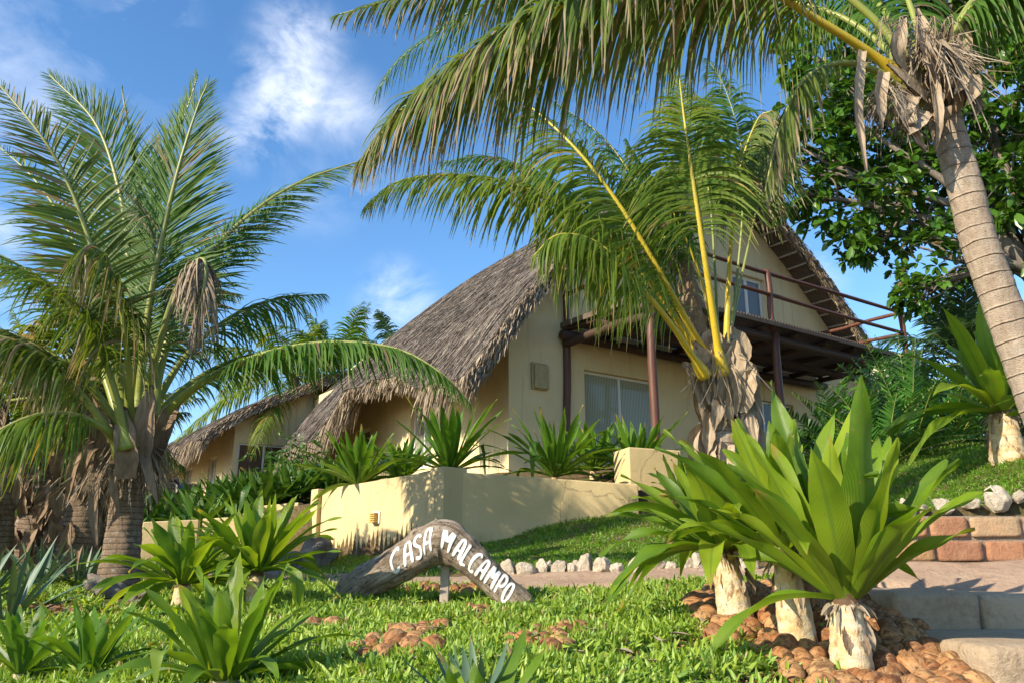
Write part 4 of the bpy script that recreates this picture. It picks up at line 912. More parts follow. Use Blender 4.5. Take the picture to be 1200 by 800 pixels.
# --- centre palm
CPm = empty('coconut_palm', P(842, 600, 8)); tag(CPm, 'coconut palm with yellow leaf stems in front of the balcony', 'palm tree')
b0 = P(845, 590, 8.0); b0[2] = float(zg(b0[0], b0[1]))-.15
trunk(CPm, [b0, P(845, 530, 8), P(843, 480, 8), P(838, 430, 8)], [.26, .23, .20, .15], 'trunk', 14, 2)
CF = [
 (((846,440,7.7),(836,370,7.5),(824,290,7.3),(812,210,7.2),(802,140,7.3),(796,90,7.5)), dict(leaf=.85,mat='palm_yel',up=(0,1,.3),droop=.62,lift=-.1,seed=31,n=125,r0=.045,alpha=(80,40),start=.42)),
 (((838,435,7.8),(800,368,7.6),(762,300,7.4),(722,235,7.3),(675,175,7.3),(625,128,7.5),(590,105,7.6)), dict(leaf=.98,mat='palm_yel',droop=.75,lift=.0,seed=32,n=170,r0=.045,up=(-.2,-.5,.8))),
 (((832,440,7.9),(790,370,7.8),(745,310,7.6),(690,258,7.5),(620,222,7.4),(540,206,7.3),(470,212,7.2),(430,240,7.2)), dict(leaf=.75,mat='palm_yel',droop=.85,lift=.05,seed=33,n=190,r0=.042)),
 (((826,440,7.6),(790,385,7.3),(745,330,7.0),(700,285,6.9),(655,275,6.8),(625,300,6.8)), dict(leaf=.5,mat='palm_yel',droop=1.3,lift=-.1,seed=34,n=85,r0=.04,start=.45)),
 (((850,440,7.8),(853,350,7.8),(858,270,7.7),(868,195,7.6),(888,140,7.5),(905,130,7.4)), dict(leaf=.62,mat='palm_old',droop=1.1,lift=-.1,seed=35,n=110,r0=.04,up=(-.5,-.5,.5),start=.6)),
 (((842,430,8.2),(838,320,8.5),(830,220,8.9),(812,140,9.2),(790,90,9.4)), dict(leaf=.85,mat='palm_yel',rmat='rachis',r0=.022,up=(0,-1,.3),droop=.6,lift=.1,seed=36,n=110,start=.48)),
 (((838,430,8.1),(800,330,8.6),(755,230,9.1),(705,160,9.5),(650,120,9.8)), dict(leaf=.85,mat='palm',droop=.8,lift=.1,seed=37,n=135)),
 (((848,430,8.2),(870,320,8.6),(890,230,8.9),(905,170,9.1),(925,140,9.2)), dict(leaf=.7,mat='palm_old',rmat='rachis',r0=.022,droop=.9,lift=0,seed=38,n=100,start=.6)),
 (((844,430,8.0),(822,330,7.9),(790,250,7.8),(748,190,7.7),(735,165,7.7)), dict(leaf=.8,mat='palm',droop=.9,lift=-.1,seed=39,n=110,start=.45,rmat='rachis_yel')),
 (((850,432,8.1),(862,340,8.3),(870,250,8.4),(868,170,8.5),(850,105,8.6),(830,70,8.6)), dict(leaf=.8,mat='palm',rmat='rachis',r0=.022,up=(0,-1,.3),droop=.7,lift=.0,seed=40,n=120,start=.5)),
 (((836,432,8.0),(785,345,8.2),(725,270,8.4),(650,215,8.6),(575,185,8.7),(520,190,8.8)), dict(leaf=.75,mat='palm',droop=.75,lift=.05,seed=41,n=130,start=.35,rmat='rachis')),
]
for pp, kw in CF: frond(CPm, pts(*pp), rmat=kw.pop('rmat', 'rachis_yel'), **kw)
rb = np.random.default_rng(12)
def husk_collar(root, axis, rad, n, seed, az0=-2.9, az1=-.2, ln=(.28, .5), wd=(.035, .085), mat='boot', upfrac=.3):
    r = np.random.default_rng(seed)
    for k in range(n):
        f = (k+.5)/n; q = axis[0]*(1-f)+axis[1]*f+r.normal(0, .02, 3); az = r.uniform(az0, az1); h = np.array([math.cos(az), math.sin(az), 0]); l = r.uniform(*ln); w0 = r.uniform(*wd); rr = rad*(1-.35*f)
        if r.random() < upfrac: p = (q+h*rr*.8-ZU*l*.4, q+h*(rr+.05)+ZU*l*.1, q+h*(rr+r.uniform(.0, .12))+ZU*l*.55)
        else:
            tw = np.array([-h[1], h[0], 0])*r.uniform(-.1, .1); p = (q+h*rr*.75+ZU*.06, q+h*(rr+r.uniform(.05, .11))-ZU*l*.25+tw*.5, q+h*(rr+r.uniform(-.02, .10))-ZU*l+tw)
        sheath(root, *p, w0, mat, seed*100+k, fold=r.uniform(.3, .9), ns=14)
husk_collar(CPm, (P(848, 540, 8.0), P(840, 395, 7.95)), .24, 34, 12, ln=(.28, .55), wd=(.05, .11), upfrac=.22)
for k, (px, py, ex, ey) in enumerate(((838,445,812,400),(852,450,862,398),(846,440,842,390),(830,450,800,425),(860,455,884,430))):
    sheath(CPm, P(px, py+25, 7.75), P((px+ex)/2, (py+ey)/2+4, 7.68), P(ex, ey, 7.66), .14, 'boot', 340+k, fold=.5, ns=14)
for i, (a0, a1, a2) in enumerate((((820,400,8.0),(806,340,8.1),(795,265,8.2)),)):
    c, _ = catmull(np.array([P(*a0), P(*a1), P(*a2)]), 24); a = Acc(); a.add(*tube(c, np.linspace(.13, .075, 24)*(1+.12*np.sign(np.sin(np.arange(24)*1.9))), 12)); a.build('inner_sheath', M['boot_l'], CPm)
fibres(CPm, P(842, 430, 7.8), 110, .25, .30, 'palm_dead', 5, .006)
fibres(CPm, P(800, 300, 8.1), 50, .12, .4, 'palm_dead', 6, .006)
under(CPm)

# --- right palm
RP = empty('coconut_palm', P(1250, 560, 5.0)); tag(RP, 'tall coconut palm with a bare leaning trunk at the right edge', 'palm tree')
b0 = P(1262, 620, 5.0); b0[2] = float(zg(b0[0], b0[1]))-.1
trunk(RP, [b0, P(1232, 510, 5.0), P(1193, 405, 5.0), P(1153, 300, 5.0), P(1125, 200, 5.0), P(1103, 125, 5.0), P(1088, 60, 5.0)], [.18, .13, .118, .112, .108, .104, .10], 'trunk', 15, 3)
RF = [
 (((1075,110,4.9),(1030,70,4.8),(960,25,4.65),(880,-20,4.5),(790,-38,4.4),(700,-12,4.3),(610,33,4.25),(530,85,4.2),(470,130,4.2),(424,190,4.2)), dict(leaf=.80,mat='palm_old',droop=.95,lift=.18,seed=51,n=340,r0=.035,start=.22,rmat='rachis_yel',alpha=(76,30),wdt=.014)),
 (((1080,90,5.0),(1010,10,5.0),(900,-60,5.0),(760,-75,4.9),(620,-45,4.8),(500,-12,4.8),(395,18,4.8)), dict(leaf=.55,mat='palm_old',droop=.9,lift=.0,seed=52,n=190,start=.25)),
 (((1080,120,4.9),(1030,85,4.8),(985,74,4.75),(945,92,4.7),(918,140,4.7),(902,200,4.7),(897,225,4.7)), dict(leaf=.28,mat='palm_old',droop=1.2,lift=0,seed=53,n=100,start=.4,rmat='rachis')),
 (((1100,80,4.9),(1130,20,4.8),(1180,-20,4.7),(1240,-10,4.6),(1300,50,4.6)), dict(leaf=.45,mat='palm',droop=1.1,lift=0,seed=54,n=90,start=.2)),
 (((1100,80,5.2),(1140,0,5.5),(1200,-40,5.8),(1270,-30,6.0)), dict(leaf=.6,mat='palm_old',droop=1.2,lift=0,seed=55,n=80,start=.2)),
 (((1090,80,5.1),(1060,-10,5.3),(1020,-90,5.5),(950,-140,5.6)), dict(leaf=.6,mat='palm',droop=.8,lift=0,seed=56,n=80)),
 (((1085,90,5.3),(1040,20,5.9),(980,-20,6.4),(900,-20,6.9),(820,20,7.3)), dict(leaf=.7,mat='palm',droop=1.0,lift=0,seed=57,n=100,start=.25)),
 (((1070,110,4.8),(1000,60,4.5),(930,25,4.2),(850,10,3.95),(770,25,3.8)), dict(leaf=.38,mat='palm_yel',droop=1.0,lift=0,seed=58,n=60,start=.55)),
]
RF[7] = (((1075,90,5.3),(985,20,5.7),(870,-5,6.1),(760,12,6.4),(660,60,6.6),(600,110,6.7)), dict(leaf=.75,mat='palm_yel',droop=.95,lift=.05,seed=59,n=150,start=.22,wdt=.013))
RF.append((((1080,70,5.4),(1000,-20,6.0),(880,-60,6.6),(740,-50,7.2),(600,-10,7.6),(480,60,7.9),(440,110,8.0)), dict(leaf=.85,mat='palm',droop=.8,lift=.05,seed=60,n=150,start=.25,wdt=.015)))
for pp, kw in RF: kw = dict(kw); r0_ = kw.pop('r0', .032); frond(RP, pts(*pp), r0=r0_, **kw)
for i, (a0, a1, a2, w0) in enumerate((((1085,120,4.85),(1060,95,4.75),(1040,75,4.7),.055),((1100,110,4.85),(1085,60,4.75),(1075,10,4.8),.06),((1110,110,4.9),(1125,70,4.85),(1130,20,4.85),.06),
        ((1080,130,4.8),(1060,150,4.72),(1072,128,4.7),.07),((1070,110,4.8),(1055,135,4.72),(1085,178,4.8),.06),((1110,100,4.8),(1140,95,4.75),(1136,122,4.75),.05),
        ((1095,90,4.8),(1100,140,4.72),(1096,178,4.8),.03),((1060,90,4.8),(1050,60,4.7),(1060,20,4.7),.05),((1010,60,4.7),(1005,130,4.65),(1016,202,4.65),.028),((1035,85,4.7),(1030,115,4.7),(1034,150,4.7),.04),
        ((1115,60,4.8),(1128,90,4.75),(1120,110,4.75),.05))):
    sheath(RP, P(*a0), P(*a1), P(*a2), w0*1.2, 'boot', 60+i)
husk_collar(RP, (P(1106, 150, 4.97), P(1085, 50, 4.97)), .12, 20, 15, ln=(.10,.26), wd=(.02,.045), upfrac=.45, mat='boot_l')
fibres(RP, P(1088, 70, 4.9), 480, .20, .30, 'palm_dead', 7, .005)
fibres(RP, P(1040, 110, 4.8), 90, .10, .25, 'palm_dead', 8, .004)
for k in range(5):
    frond(RP, [P(1060+10*k, 80, 4.85), P(1045+14*k, 40, 4.75), P(1035+20*k, 20, 4.7), P(1030+22*k, 60, 4.7)], leaf=.10, n=22, mat='palm_dead', rmat='rachis_dead', r0=.008, start=.3, droop=1.0, seed=70+k, wdt=.003, name='flower_stalk')
under(RP)

# --- smaller palms in the background
def small_palm(name, label, base, top, r0, nf, L, mat, seed, leaf=.6, skirt=0, droop=.6, wd=.018, wn=60, elr=(10, 75)):
    r = np.random.default_rng(seed); o = empty(name, base); tag(o, label, 'palm tree')
    base = np.asarray(base, float); top = np.asarray(top, float); mid = (base+top)/2+np.array([.05, 0, 0])
    trunk(o, [base-ZU*.1, mid, top], [r0*1.25, r0, r0*.9], 'trunk_l', 20, seed, 60, 18)
    for k in range(nf):
        az = k*2.399+r.uniform(-.2, .2); el = math.radians(elr[0]+(elr[1]-elr[0])*(k+.5)/nf); l = L*r.uniform(.8, 1.1)
        h = np.array([math.cos(az), math.sin(az), 0]); st = np.linspace(0, 1, 5)[:, None]
        c = top+l*(h*math.cos(el)*st+ZU*(math.sin(el)*st-.55*math.cos(el)**.5*st**2))
        frond(o, c, leaf=leaf, n=wn, mat=mat, r0=.022, seed=seed*50+k, droop=droop, lift=.1, wdt=wd)
    if skirt:
        husk_collar(o, (base+ZU*.15, top+ZU*.12), r0*1.05, skirt*3, seed, 0, 6.28, (.18, .38), (.04, .085), 'boot_l', .62)
        fibres(o, top-ZU*.1, 70, r0*1.4, .3, 'palm_dead', seed, .006, zs=1.4)
    under(o)
def gp(px, py, d): p = P(px, py, d); p[2] = float(zg(p[0], p[1])); return p
b = gp(80, 690, 7.6); small_palm('coconut_palm', 'squat palm with ragged brown leaf bases just left of the tall-fronded palm', b, b+ZU*.95, .17, 9, 1.7, 'palm_old', 81, .42, 12, .6, elr=(50, 86))
b = gp(25, 690, 8.4); small_palm('coconut_palm', 'squat palm wrapped in dry leaf bases near the left edge', b, b+ZU*1.15, .17, 10, 2.1, 'palm_yel', 82, .5, 14, .6, elr=(45, 86))
b = gp(-10, 690, 7.2); small_palm('coconut_palm', 'slender pale palm trunk at the very left edge', b, b+ZU*1.5+np.array([-.25, 0, 0]), .12, 9, 2.3, 'palm_old', 83, .55, 6, .8)
b = gp(395, 560, 23.5); small_palm('coconut_palm', 'distant palm rising between the two thatched roofs', b, P(395, 440, 23.5), .18, 14, 3.6, 'palm', 84, .8, 0, .5, .025, 50)
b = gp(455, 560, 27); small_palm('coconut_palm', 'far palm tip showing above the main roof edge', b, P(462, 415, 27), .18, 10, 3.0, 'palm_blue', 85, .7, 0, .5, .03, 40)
b = gp(348, 560, 23.5); small_palm('coconut_palm', 'palm crown showing over the thatch of the small cottage', b, P(345, 440, 23.5), .15, 20, 3.5, 'palm_yel', 86, .8, 0, .8, .024, 60, (-25, 70))
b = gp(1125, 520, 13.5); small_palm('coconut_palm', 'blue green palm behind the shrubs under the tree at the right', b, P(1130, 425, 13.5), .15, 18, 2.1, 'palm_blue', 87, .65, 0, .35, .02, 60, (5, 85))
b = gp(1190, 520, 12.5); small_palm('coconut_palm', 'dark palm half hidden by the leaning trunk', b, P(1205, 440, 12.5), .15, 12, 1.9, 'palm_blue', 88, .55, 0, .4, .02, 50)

# ------------------------------------------------------------------ broadleaf tree
def leaf_rosettes(centres, dirs, per, ln, r, wid=.26, spread=1.0):
    n = len(centres); m = n*per; B = np.repeat(centres, per, 0); Dr = np.repeat(dirs, per, 0)
    az = r.uniform(0, 2*np.pi, m); t = norm(np.cross(Dr, r.normal(0, 1, (m, 3)))); t2 = np.cross(Dr, t)
    d0 = norm(Dr*r.uniform(.1, .9, (m, 1))+spread*(t*np.cos(az)[:, None]+t2*np.sin(az)[:, None])); B = B+d0*.02
    l = ln*np.repeat(r.uniform(.65, 1.3, n), per)*r.uniform(.6, 1.15, m); k = np.linspace(0, 1, 4)[None, :, None]
    C = B[:, None]+l[:, None, None]*(d0[:, None]*k+np.array([0, 0, -1])*.25*k**2)
    T = norm(np.gradient(C, axis=1)); S = norm(np.cross(T, np.array([0, 0, 1.])+r.normal(0, .45, (m, 1, 3)))); N = np.cross(S, T)
    W = l[:, None]*wid*np.array([.25, .8, 1.0, .25])[None]; return ribbons(C, S, N, W, 3, .25)
def big_tree():
    r = np.random.default_rng(21); base = gp(1236, 545, 12.5)
    o = empty('broadleaf_tree', base); tag(o, 'large dark green broadleaf tree filling the sky behind the leaning palm', 'tree')
    blobs = [(1000,230,13,1.1),(950,180,13,.9),(965,120,13,.9),(1040,150,13,1.2),(1080,240,13,1.2),(1100,300,12.6,.85),(1085,345,12.4,.45),(1130,170,13,1.4),(1180,230,12.5,1.2),(1120,80,13,1.3),(1200,120,12.5,1.5),(1230,280,12.4,1.0),(1010,280,13,.55),(935,225,13,.55),
             (1040,60,13.4,1.3),(960,70,13.6,1.0),(1280,180,12,1.8),(1300,60,12,2),(1200,-20,12.5,1.8),(1100,-20,13,1.5),(1250,300,12,.6)]
    trk = Acc(); top = P(1225, 330, 12.5)
    def limb(p0, p1, r0, r1, sag=.2):
        p0, p1 = np.asarray(p0), np.asarray(p1); m1 = p0*.65+p1*.35+ZU*sag+r.normal(0, .12, 3); m2 = p0*.3+p1*.7+ZU*sag*.6+r.normal(0, .12, 3)
        c, L = catmull(np.array([p0, m1, m2, p1]), 26); trk.add(*tube(c+np.cumsum(r.normal(0, .008, c.shape), 0), np.linspace(r0, r1, 26), 10)); return c
    main = limb(base-ZU*.2, top, .30, .2, 0)
    cs = []; ds = []
    for px, py, d, rad in blobs:
        c0 = P(px, py, d); c = limb(main[-1-r.integers(0, 6)], c0, .10, .025, .3)
        nn = int(88*rad**2.2)+22
        q = norm(r.normal(0, 1, (nn, 3)))*(rad*r.uniform(.35, 1.0, (nn, 1))**.6)*np.array([1, 1, .72]); pc = c0+q
        keep = (np.sin(pc[:, 0]*3.3)*np.sin(pc[:, 1]*2.9+1)*np.sin(pc[:, 2]*3.7+2)) > -.22
        pc = pc[keep]; cs.append(pc); ds.append(norm(norm(pc-c0)+np.array([0, 0, .5])+r.normal(0, .3, pc.shape)))
        for j in r.choice(len(pc), min(10, len(pc)), False): limb(c[r.integers(14, 26)], pc[j], .022, .008, .05)
    trk.build('trunk', M['bark'], o)
    a = Acc(); a.add(*leaf_rosettes(np.vstack(cs), np.vstack(ds), 11, .19, r)); a.build('crown', M['tree'], o); under(o)
big_tree()
def shrub(label, cpx, rx, ry, rz, n, ln, seed, mat='shrub', per=8, wid=.2):
    r = np.random.default_rng(seed); c = P(*cpx); base = np.array([c[0], c[1], float(zg(c[0], c[1]))]); o = empty('shrub', base); tag(o, label, 'shrub')
    q = norm(r.normal(0, 1, (n, 3)))*r.uniform(.3, 1, (n, 1))**.6*np.array([rx, ry, rz])*(1+.25*np.sin(r.normal(0, 3, (n, 1)))); pc = c+q; pc = pc[pc[:, 2] > base[2]]
    a = Acc(); a.add(*leaf_rosettes(pc, norm(norm(q[:len(pc)])+np.array([0, 0, .7])), per, ln, r, wid)); a.build('foliage', M[mat], o)
    a = Acc()
    for j in r.choice(len(pc), min(14, len(pc)), False): a.add(*tube(np.linspace(base-ZU*.05, pc[j], 8)+np.r_[np.zeros((1, 3)), r.normal(0, .02, (7, 3))], np.linspace(.025, .008, 8), 6))
    a.build('stem', M['bark'], o); under(o)
shrub('dark leafy shrub below the balcony end behind the fern fronds', (1060,470,10.5), .9, .6, .6, 420, .11, 1)
shrub('mid green shrub at the right between palm trunk and lawn', (1140,490,9.5), .9, .6, .55, 380, .10, 2)
shrub('low shrub behind the plant with the bulbous stem at the right edge', (1225,500,8.0), .7, .5, .55, 300, .09, 3)
shrub('dense shrub in the dark under the balcony', (985,515,11.5), .8, .5, .25, 300, .10, 4)
shrub('dark bush behind the squat palms at the left edge', (20,600,12), 1.6, .8, 1.1, 420, .14, 5)
shrub('dark bush between left palm and the cottage', (85,600,13.5), 1.3, .8, .8, 320, .14, 6)
shrub('tall green bush far behind the left edge palms', (-30,520,16), 2.4, 1.5, 2.0, 500, .18, 7)
shrub('bush beside the far cottage behind the pot', (345,560,17), 1.0, .8, .8, 240, .13, 8)

# ferny cycads
def cycad(label, base, n, L, seed, leaf=.15, mat='fern', elr=(15, 75)):
    r = np.random.default_rng(seed); o = empty('cycad', base); tag(o, label, 'plant')
    for k in range(n):
        az = k*2.399+r.uniform(-.3, .3); el = math.radians(elr[0]+(elr[1]-elr[0])*r.random()); l = L*r.uniform(.75, 1.1); h = np.array([math.cos(az), math.sin(az), 0]); st = np.linspace(0, 1, 5)[:, None]
        c = np.asarray(base)+l*(h*math.cos(el)*st+ZU*(math.sin(el)*st-.25*st**2)); frond(o, c, leaf=leaf, n=26, mat=mat, r0=.012, start=.2, droop=.1, lift=.35, seed=seed*40+k, wdt=.016, alpha=(65, 45), jit=.05)
    under(o)
cycad('ferny plant with arching green fronds left of the pale stone block', gp(1000, 540, 8.6), 20, 1.5, 1, .2)
cycad('ferny plant with upright fronds below the balcony end', gp(1072, 540, 8.6), 20, 1.7, 2, .2, elr=(45, 86))
cycad('low ferny plant with spreading fronds in front of the dark shrubs', gp(1040, 545, 8.0), 18, 1.25, 3, .18)
cycad('ferny plant under the blue green palm at the right', gp(1120, 530, 8.8), 16, 1.3, 4, .18)

# ------------------------------------------------------------------ crinums
def crinum(label, base, stem_h, stem_r, n, L, W, mat, seed, elr=(5, 85), droop=.5, name='crinum_plant', K=14, cols=5, tilt=(0, 0), wavy=.007, fixed=None, cat='plant', fold=.34, group=None, azr=None):
    r = np.random.default_rng(seed); base = np.asarray(base, float); o = empty(name, base); tag(o, label, cat, group)
    top = base+ZU*stem_h+np.array([tilt[0], tilt[1], 0])
    if stem_h > .02:
        c, _ = catmull(np.array([base-ZU*.06, base*.6+top*.4, top, top+ZU*stem_r*1.2]), 40); s = np.linspace(0, 1, 40)
        rad = stem_r*np.interp(s, [0, .12, .35, .7, .82, .86, 1], [1.05, 1.15, 1.05, .82, .78, .86, .6]); th = np.linspace(0, 2*np.pi, 25)[None]
        rm = 1+.03*np.sin(3*th+seed)+.02*np.sin(s[:, None]*60)+.035*(np.mod(s[:, None]*5+.1*np.sin(2*th), 1)-.5)
        a = Acc(); a.add(*tube(c, rad, 24, rmul=rm)); a.build('stem', M['cstem'], o)
        if stem_r > .05: fibres(o, top-ZU*.02, 70, stem_r*1.0, stem_r*.9, 'palm_dead', seed, .006, .7, 'dry_skin', .3)
    if stem_r > .06:
        for j in range(9):
            a0 = r.uniform(0, 6.28); hh = np.array([math.cos(a0), math.sin(a0), 0]); zt_ = stem_h*r.uniform(.45, .78); l_ = stem_h*r.uniform(.12, .35)
            sheath(o, base+hh*stem_r*.80+ZU*(zt_+.02), base+hh*(stem_r*1.0+.006)+ZU*(zt_-l_*.4), base+hh*(stem_r*1.08+.008)+ZU*(zt_-l_), r.uniform(.008, .022), 'boot_l' if j % 3 else 'boot', seed*7+j, name='dry_skin', fold=.2)
    k = np.arange(n); az = k*2.399+r.normal(0, .2, n)
    if azr is not None: az = r.uniform(azr[0], azr[1], n)
    q = (k+.5)/n; el = np.radians(elr[0]+(elr[1]-elr[0])*q**.85+r.normal(0, 6, n)); l = L*(.72+.4*np.sin(q*np.pi*.9+.3))*r.uniform(.85, 1.1, n); dr = droop*(1.15-q)*r.uniform(.5, 1.5, n)
    w = W*r.uniform(.8, 1.15, n)
    if fixed is not None:
        fa = np.array(fixed, float); az = np.r_[az, fa[:, 0]]; el = np.r_[el, fa[:, 1]]; l = np.r_[l, fa[:, 2]]; dr = np.r_[dr, fa[:, 3]]; w = np.r_[w, np.full(len(fa), W*1.1)]; n += len(fa)
    h = np.stack([np.cos(az), np.sin(az), 0*az], 1); d0 = h*np.cos(el)[:, None]+ZU*np.sin(el)[:, None]
    t = np.linspace(0, 1, K)[None, :, None]; l3 = l[:, None, None]; rad0 = min(stem_r, .05)*(1-.0*t)
    kink = np.where(r.random(n) < (.05 if seed != 303 else 0), r.uniform(.5, .75, n), 2.0)[:, None, None]
    side = np.cross(np.broadcast_to(ZU, d0.shape), d0); side = norm(side); bend = r.normal(0, .08, n)[:, None, None]
    C = top+h[:, None]*rad0+l3*(d0[:, None]*(t-.12*dr[:, None, None]*t**2)+np.array([0, 0, -1.])*dr[:, None, None]*t**2.3*.9+side[:, None]*bend*t**2)
    over = np.maximum(t-kink, 0); C = C-ZU*l3*over*.95-d0[:, None]*l3*over*.9
    T = norm(np.gradient(C, axis=1)); tw = (r.normal(0, .25, n)[:, None]*np.linspace(0, 1, K)[None])[..., None]
    S = norm(side[:, None]-(side[:, None]*T).sum(-1, keepdims=True)*T); N = norm(np.cross(T, S)); N = np.where((N[..., 2:3] < 0), N, N); S2 = S*np.cos(tw)+N*np.sin(tw); N2 = np.cross(T, S2); N2 = -N2 if False else np.cross(S2, T)*-1
    # channel opens upward
    sgn = np.sign((N2*np.array([0, 0, 1.])-d0[:, None]*0).sum(-1, keepdims=True)+1e-6); inner = (-(N2*h[:, None]).sum(-1, keepdims=True)); ori = np.where(np.abs(N2[..., 2:3]) > .25, np.sign(N2[..., 2:3]), np.sign(inner+1e-9)); ori = np.sign(ori[:, :1]+1e-9)
    N2 = N2*ori
    sp = np.linspace(0, 1, K); wp = np.interp(sp, [0, .08, .28, .5, .7, .85, .94, 1], [.5, .5, .88, 1, .76, .44, .18, .005])
    wav = (wavy*w/.04)[:, None]*np.sin(np.linspace(0, 1, K)[None]*r.uniform(8, 18, n)[:, None]+r.uniform(0, 6, n)[:, None])[...]*np.clip(sp*2, 0, 1)[None]
    fl = fold*np.interp(sp, [0, .4, 1], [1.7, 1, .5])
    cs = np.linspace(-1, 1, cols); Wd = w[:, None]*wp[None]
    V = C[:, :, None]+S2[:, :, None]*(Wd[:, :, None]*cs)[..., None]+N2[:, :, None]*(Wd[:, :, None]*fl[None, :, None]*np.abs(cs)**1.4+(wav[:, :, None]*cs**2*np.sign(cs)))[..., None]
    idx = np.arange(n*K*cols).reshape(n, K, cols); Q = np.stack([idx[:, :-1, :-1], idx[:, :-1, 1:], idx[:, 1:, 1:], idx[:, 1:, :-1]], -1).reshape(-1, 4)
    U = np.zeros((n, K, cols, 2)); U[..., 0] = (cs+1)/2; U[..., 1] = sp[None, :, None]
    a = Acc(); a.add(V.reshape(-1, 3), Q, U.reshape(-1, 2)); a.build('foliage', M[mat], o); under(o); return o
def az_of(dx, dy=0): return math.atan2(dy, dx)
# fixed leaves: (azimuth, elevation, length, droop)
pi = math.pi
bA = gp(865, 728, 3.8); bB = gp(935, 753, 3.5); bC = gp(1000, 793, 3.2)
crinum('bright green broad-leaved plant on the left of the three bulbous stems', bA, .31, .070, 28, .58, .058, 'crinum', 301, (0, 80), .6, K=22, cols=7, tilt=(-.05, 0), fixed=[(pi, .1, .52, .9), (pi*.95, .45, .6, .5), (pi*1.1, .25, .6, .7), (pi*.8, .7, .7, .4)])
crinum('bright green broad-leaved plant in the middle of the three bulbous stems', bB, .37, .068, 28, .66, .063, 'crinum', 302, (14, 86), .30, K=22, cols=7, tilt=(-.02, 0))
crinum('tallest bright green broad-leaved plant, right of the three bulbous stems', bC, .26, .070, 30, .70, .067, 'crinum', 303, (34, 87), .22, K=22, cols=7, fixed=[(.1, .92, .80, .12), (pi*1.02, .15, .62, .7), (pi*.9, .9, .72, .3), (1.2, 1.25, .94, .05), (2.2, 1.3, 1.0, .05), (-1.2, 1.3, .88, .05), (.6, 1.15, .80, .1), (3.0, 1.2, .84, .1)])
crinum('broad-leaved plant with a white bulbous stem on the lawn at the right edge', gp(1182, 537, 6.0), .34, .11, 24, .98, .072, 'crinum', 304, (8, 85), .35, K=18, fixed=[(pi, .25, 1.05, .5), (pi*1.1, .1, .9, .6)])
crinum('leafy plant on the lawn just outside the brick wall end', gp(1300, 560, 5.6), .25, .11, 18, .8, .06, 'crinum', 305, (8, 80), .4)
crinum('bright broad-leaved clump in the lower left foreground', gp(262, 812, 2.62), .05, .05, 30, .40, .032, 'crinum', 306, (8, 82), .35, K=20, cols=7, fixed=[(pi*.98, .25, .36, .5), (0.1, .35, .34, .4), (1.9, 1.25, .42, .05)])
crinum('tall bright leafy clump right of the left palm trunk', gp(298, 700, 4.7), .20, .05, 42, .58, .042, 'crinum', 307, (5, 82), .4, K=18)
crinum('drooping bright leafy clump at the foot of the left palm', gp(212, 705, 4.6), .16, .05, 36, .54, .040, 'crinum', 308, (0, 75), .6, K=18)
crinum('small leafy plant at the bottom left corner', gp(22, 803, 3.1), .05, .03, 20, .30, .021, 'crinum_mid', 309, (15, 80), .3)
crinum('small leafy plant with browned tips left of the foreground clump', gp(103, 806, 3.0), .05, .03, 20, .30, .021, 'crinum_mid', 310, (15, 80), .3)
crinum('pointed leafy plant cut by the bottom edge under the sign', gp(560, 850, 2.15), .0, .03, 12, .26, .022, 'crinum', 311, (25, 75), .25, K=16, fixed=[(.9, .95, .36, .05), (2.8, .55, .33, .1)])
for i, (px, py, d, L, lab) in enumerate(((420,561,11.0,.80,'leafy plant at the left end of the retaining wall top'),(527,549,10.3,.95,'spiky leafy plant above the corner pillar of the retaining wall'),
        (650,554,10.6,.92,'wide leafy plant in the middle of the retaining wall top'),(745,548,11.4,.85,'leafy plant at the right end of the terrace by the sliding door'),(695,556,11.8,.75,'leafy plant behind the two right terrace plants'),(470,556,11.9,.7,'leafy plant set back between the two left terrace plants'))):
    b = P(px, py, d); b[2] = max(float(zg(b[0], b[1])), .85) if i else float(zg(b[0], b[1]))
    crinum(lab, b, .12, .05, 40, L*1.15, .056, 'crinum_mid', 320+i, (12, 82), .3, K=10)
r = np.random.default_rng(44)
for i in range(26):
    px = 168+i*9.0+r.uniform(-4, 4); d = 11.9+r.uniform(0, 2.0)+ (0.5 if px > 330 else 0); p = P(px, 600, d)
    p[2] = max(float(zg(p[0], p[1])), P(px, 618-.28*(px-168)*.55, d)[2]-.25)
    p[2] = float(zg(p[0], p[1])) if False else p[2]
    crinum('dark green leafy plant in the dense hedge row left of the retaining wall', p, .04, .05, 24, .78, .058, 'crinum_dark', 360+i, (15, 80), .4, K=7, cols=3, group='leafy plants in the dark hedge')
crinum('leafy plant between centre palm and raised wall block', gp(800, 560, 9.5), .05, .05, 20, .7, .05, 'crinum_mid', 399, (15, 80), .35, K=10)
crinum('leafy plant behind the three bulbous stems below the balcony post', gp(905, 560, 8.5), .05, .05, 20, .7, .05, 'crinum_mid', 398, (15, 80), .35, K=10)
# agaves
for i, (px, py, d, L, lab) in enumerate(((5,735,4.6,.5,'blue grey spiky agave at the left edge'),(45,680,6.6,.5,'blue grey agave under the squat palms'),(92,682,6.9,.45,'dark agave beside the left palm trunk'),(-25,700,5.6,.5,'spiky agave half outside the left edge'),(335,668,8.6,.3,'small agave by the rocks'))):
    crinum(lab, gp(px, py, d), 0, .04, 22, L, .020, 'agave', 420+i, (5, 80), .15, name='agave', K=8, cols=3, wavy=0, fold=.5)
b = gp(552, 850, 2.35); crinum('striped pale agave behind the pointed plant at the bottom edge', b, 0, .03, 16, .22, .014, 'agave', 430, (25, 80), .05, name='agave', K=8, cols=3, wavy=0)

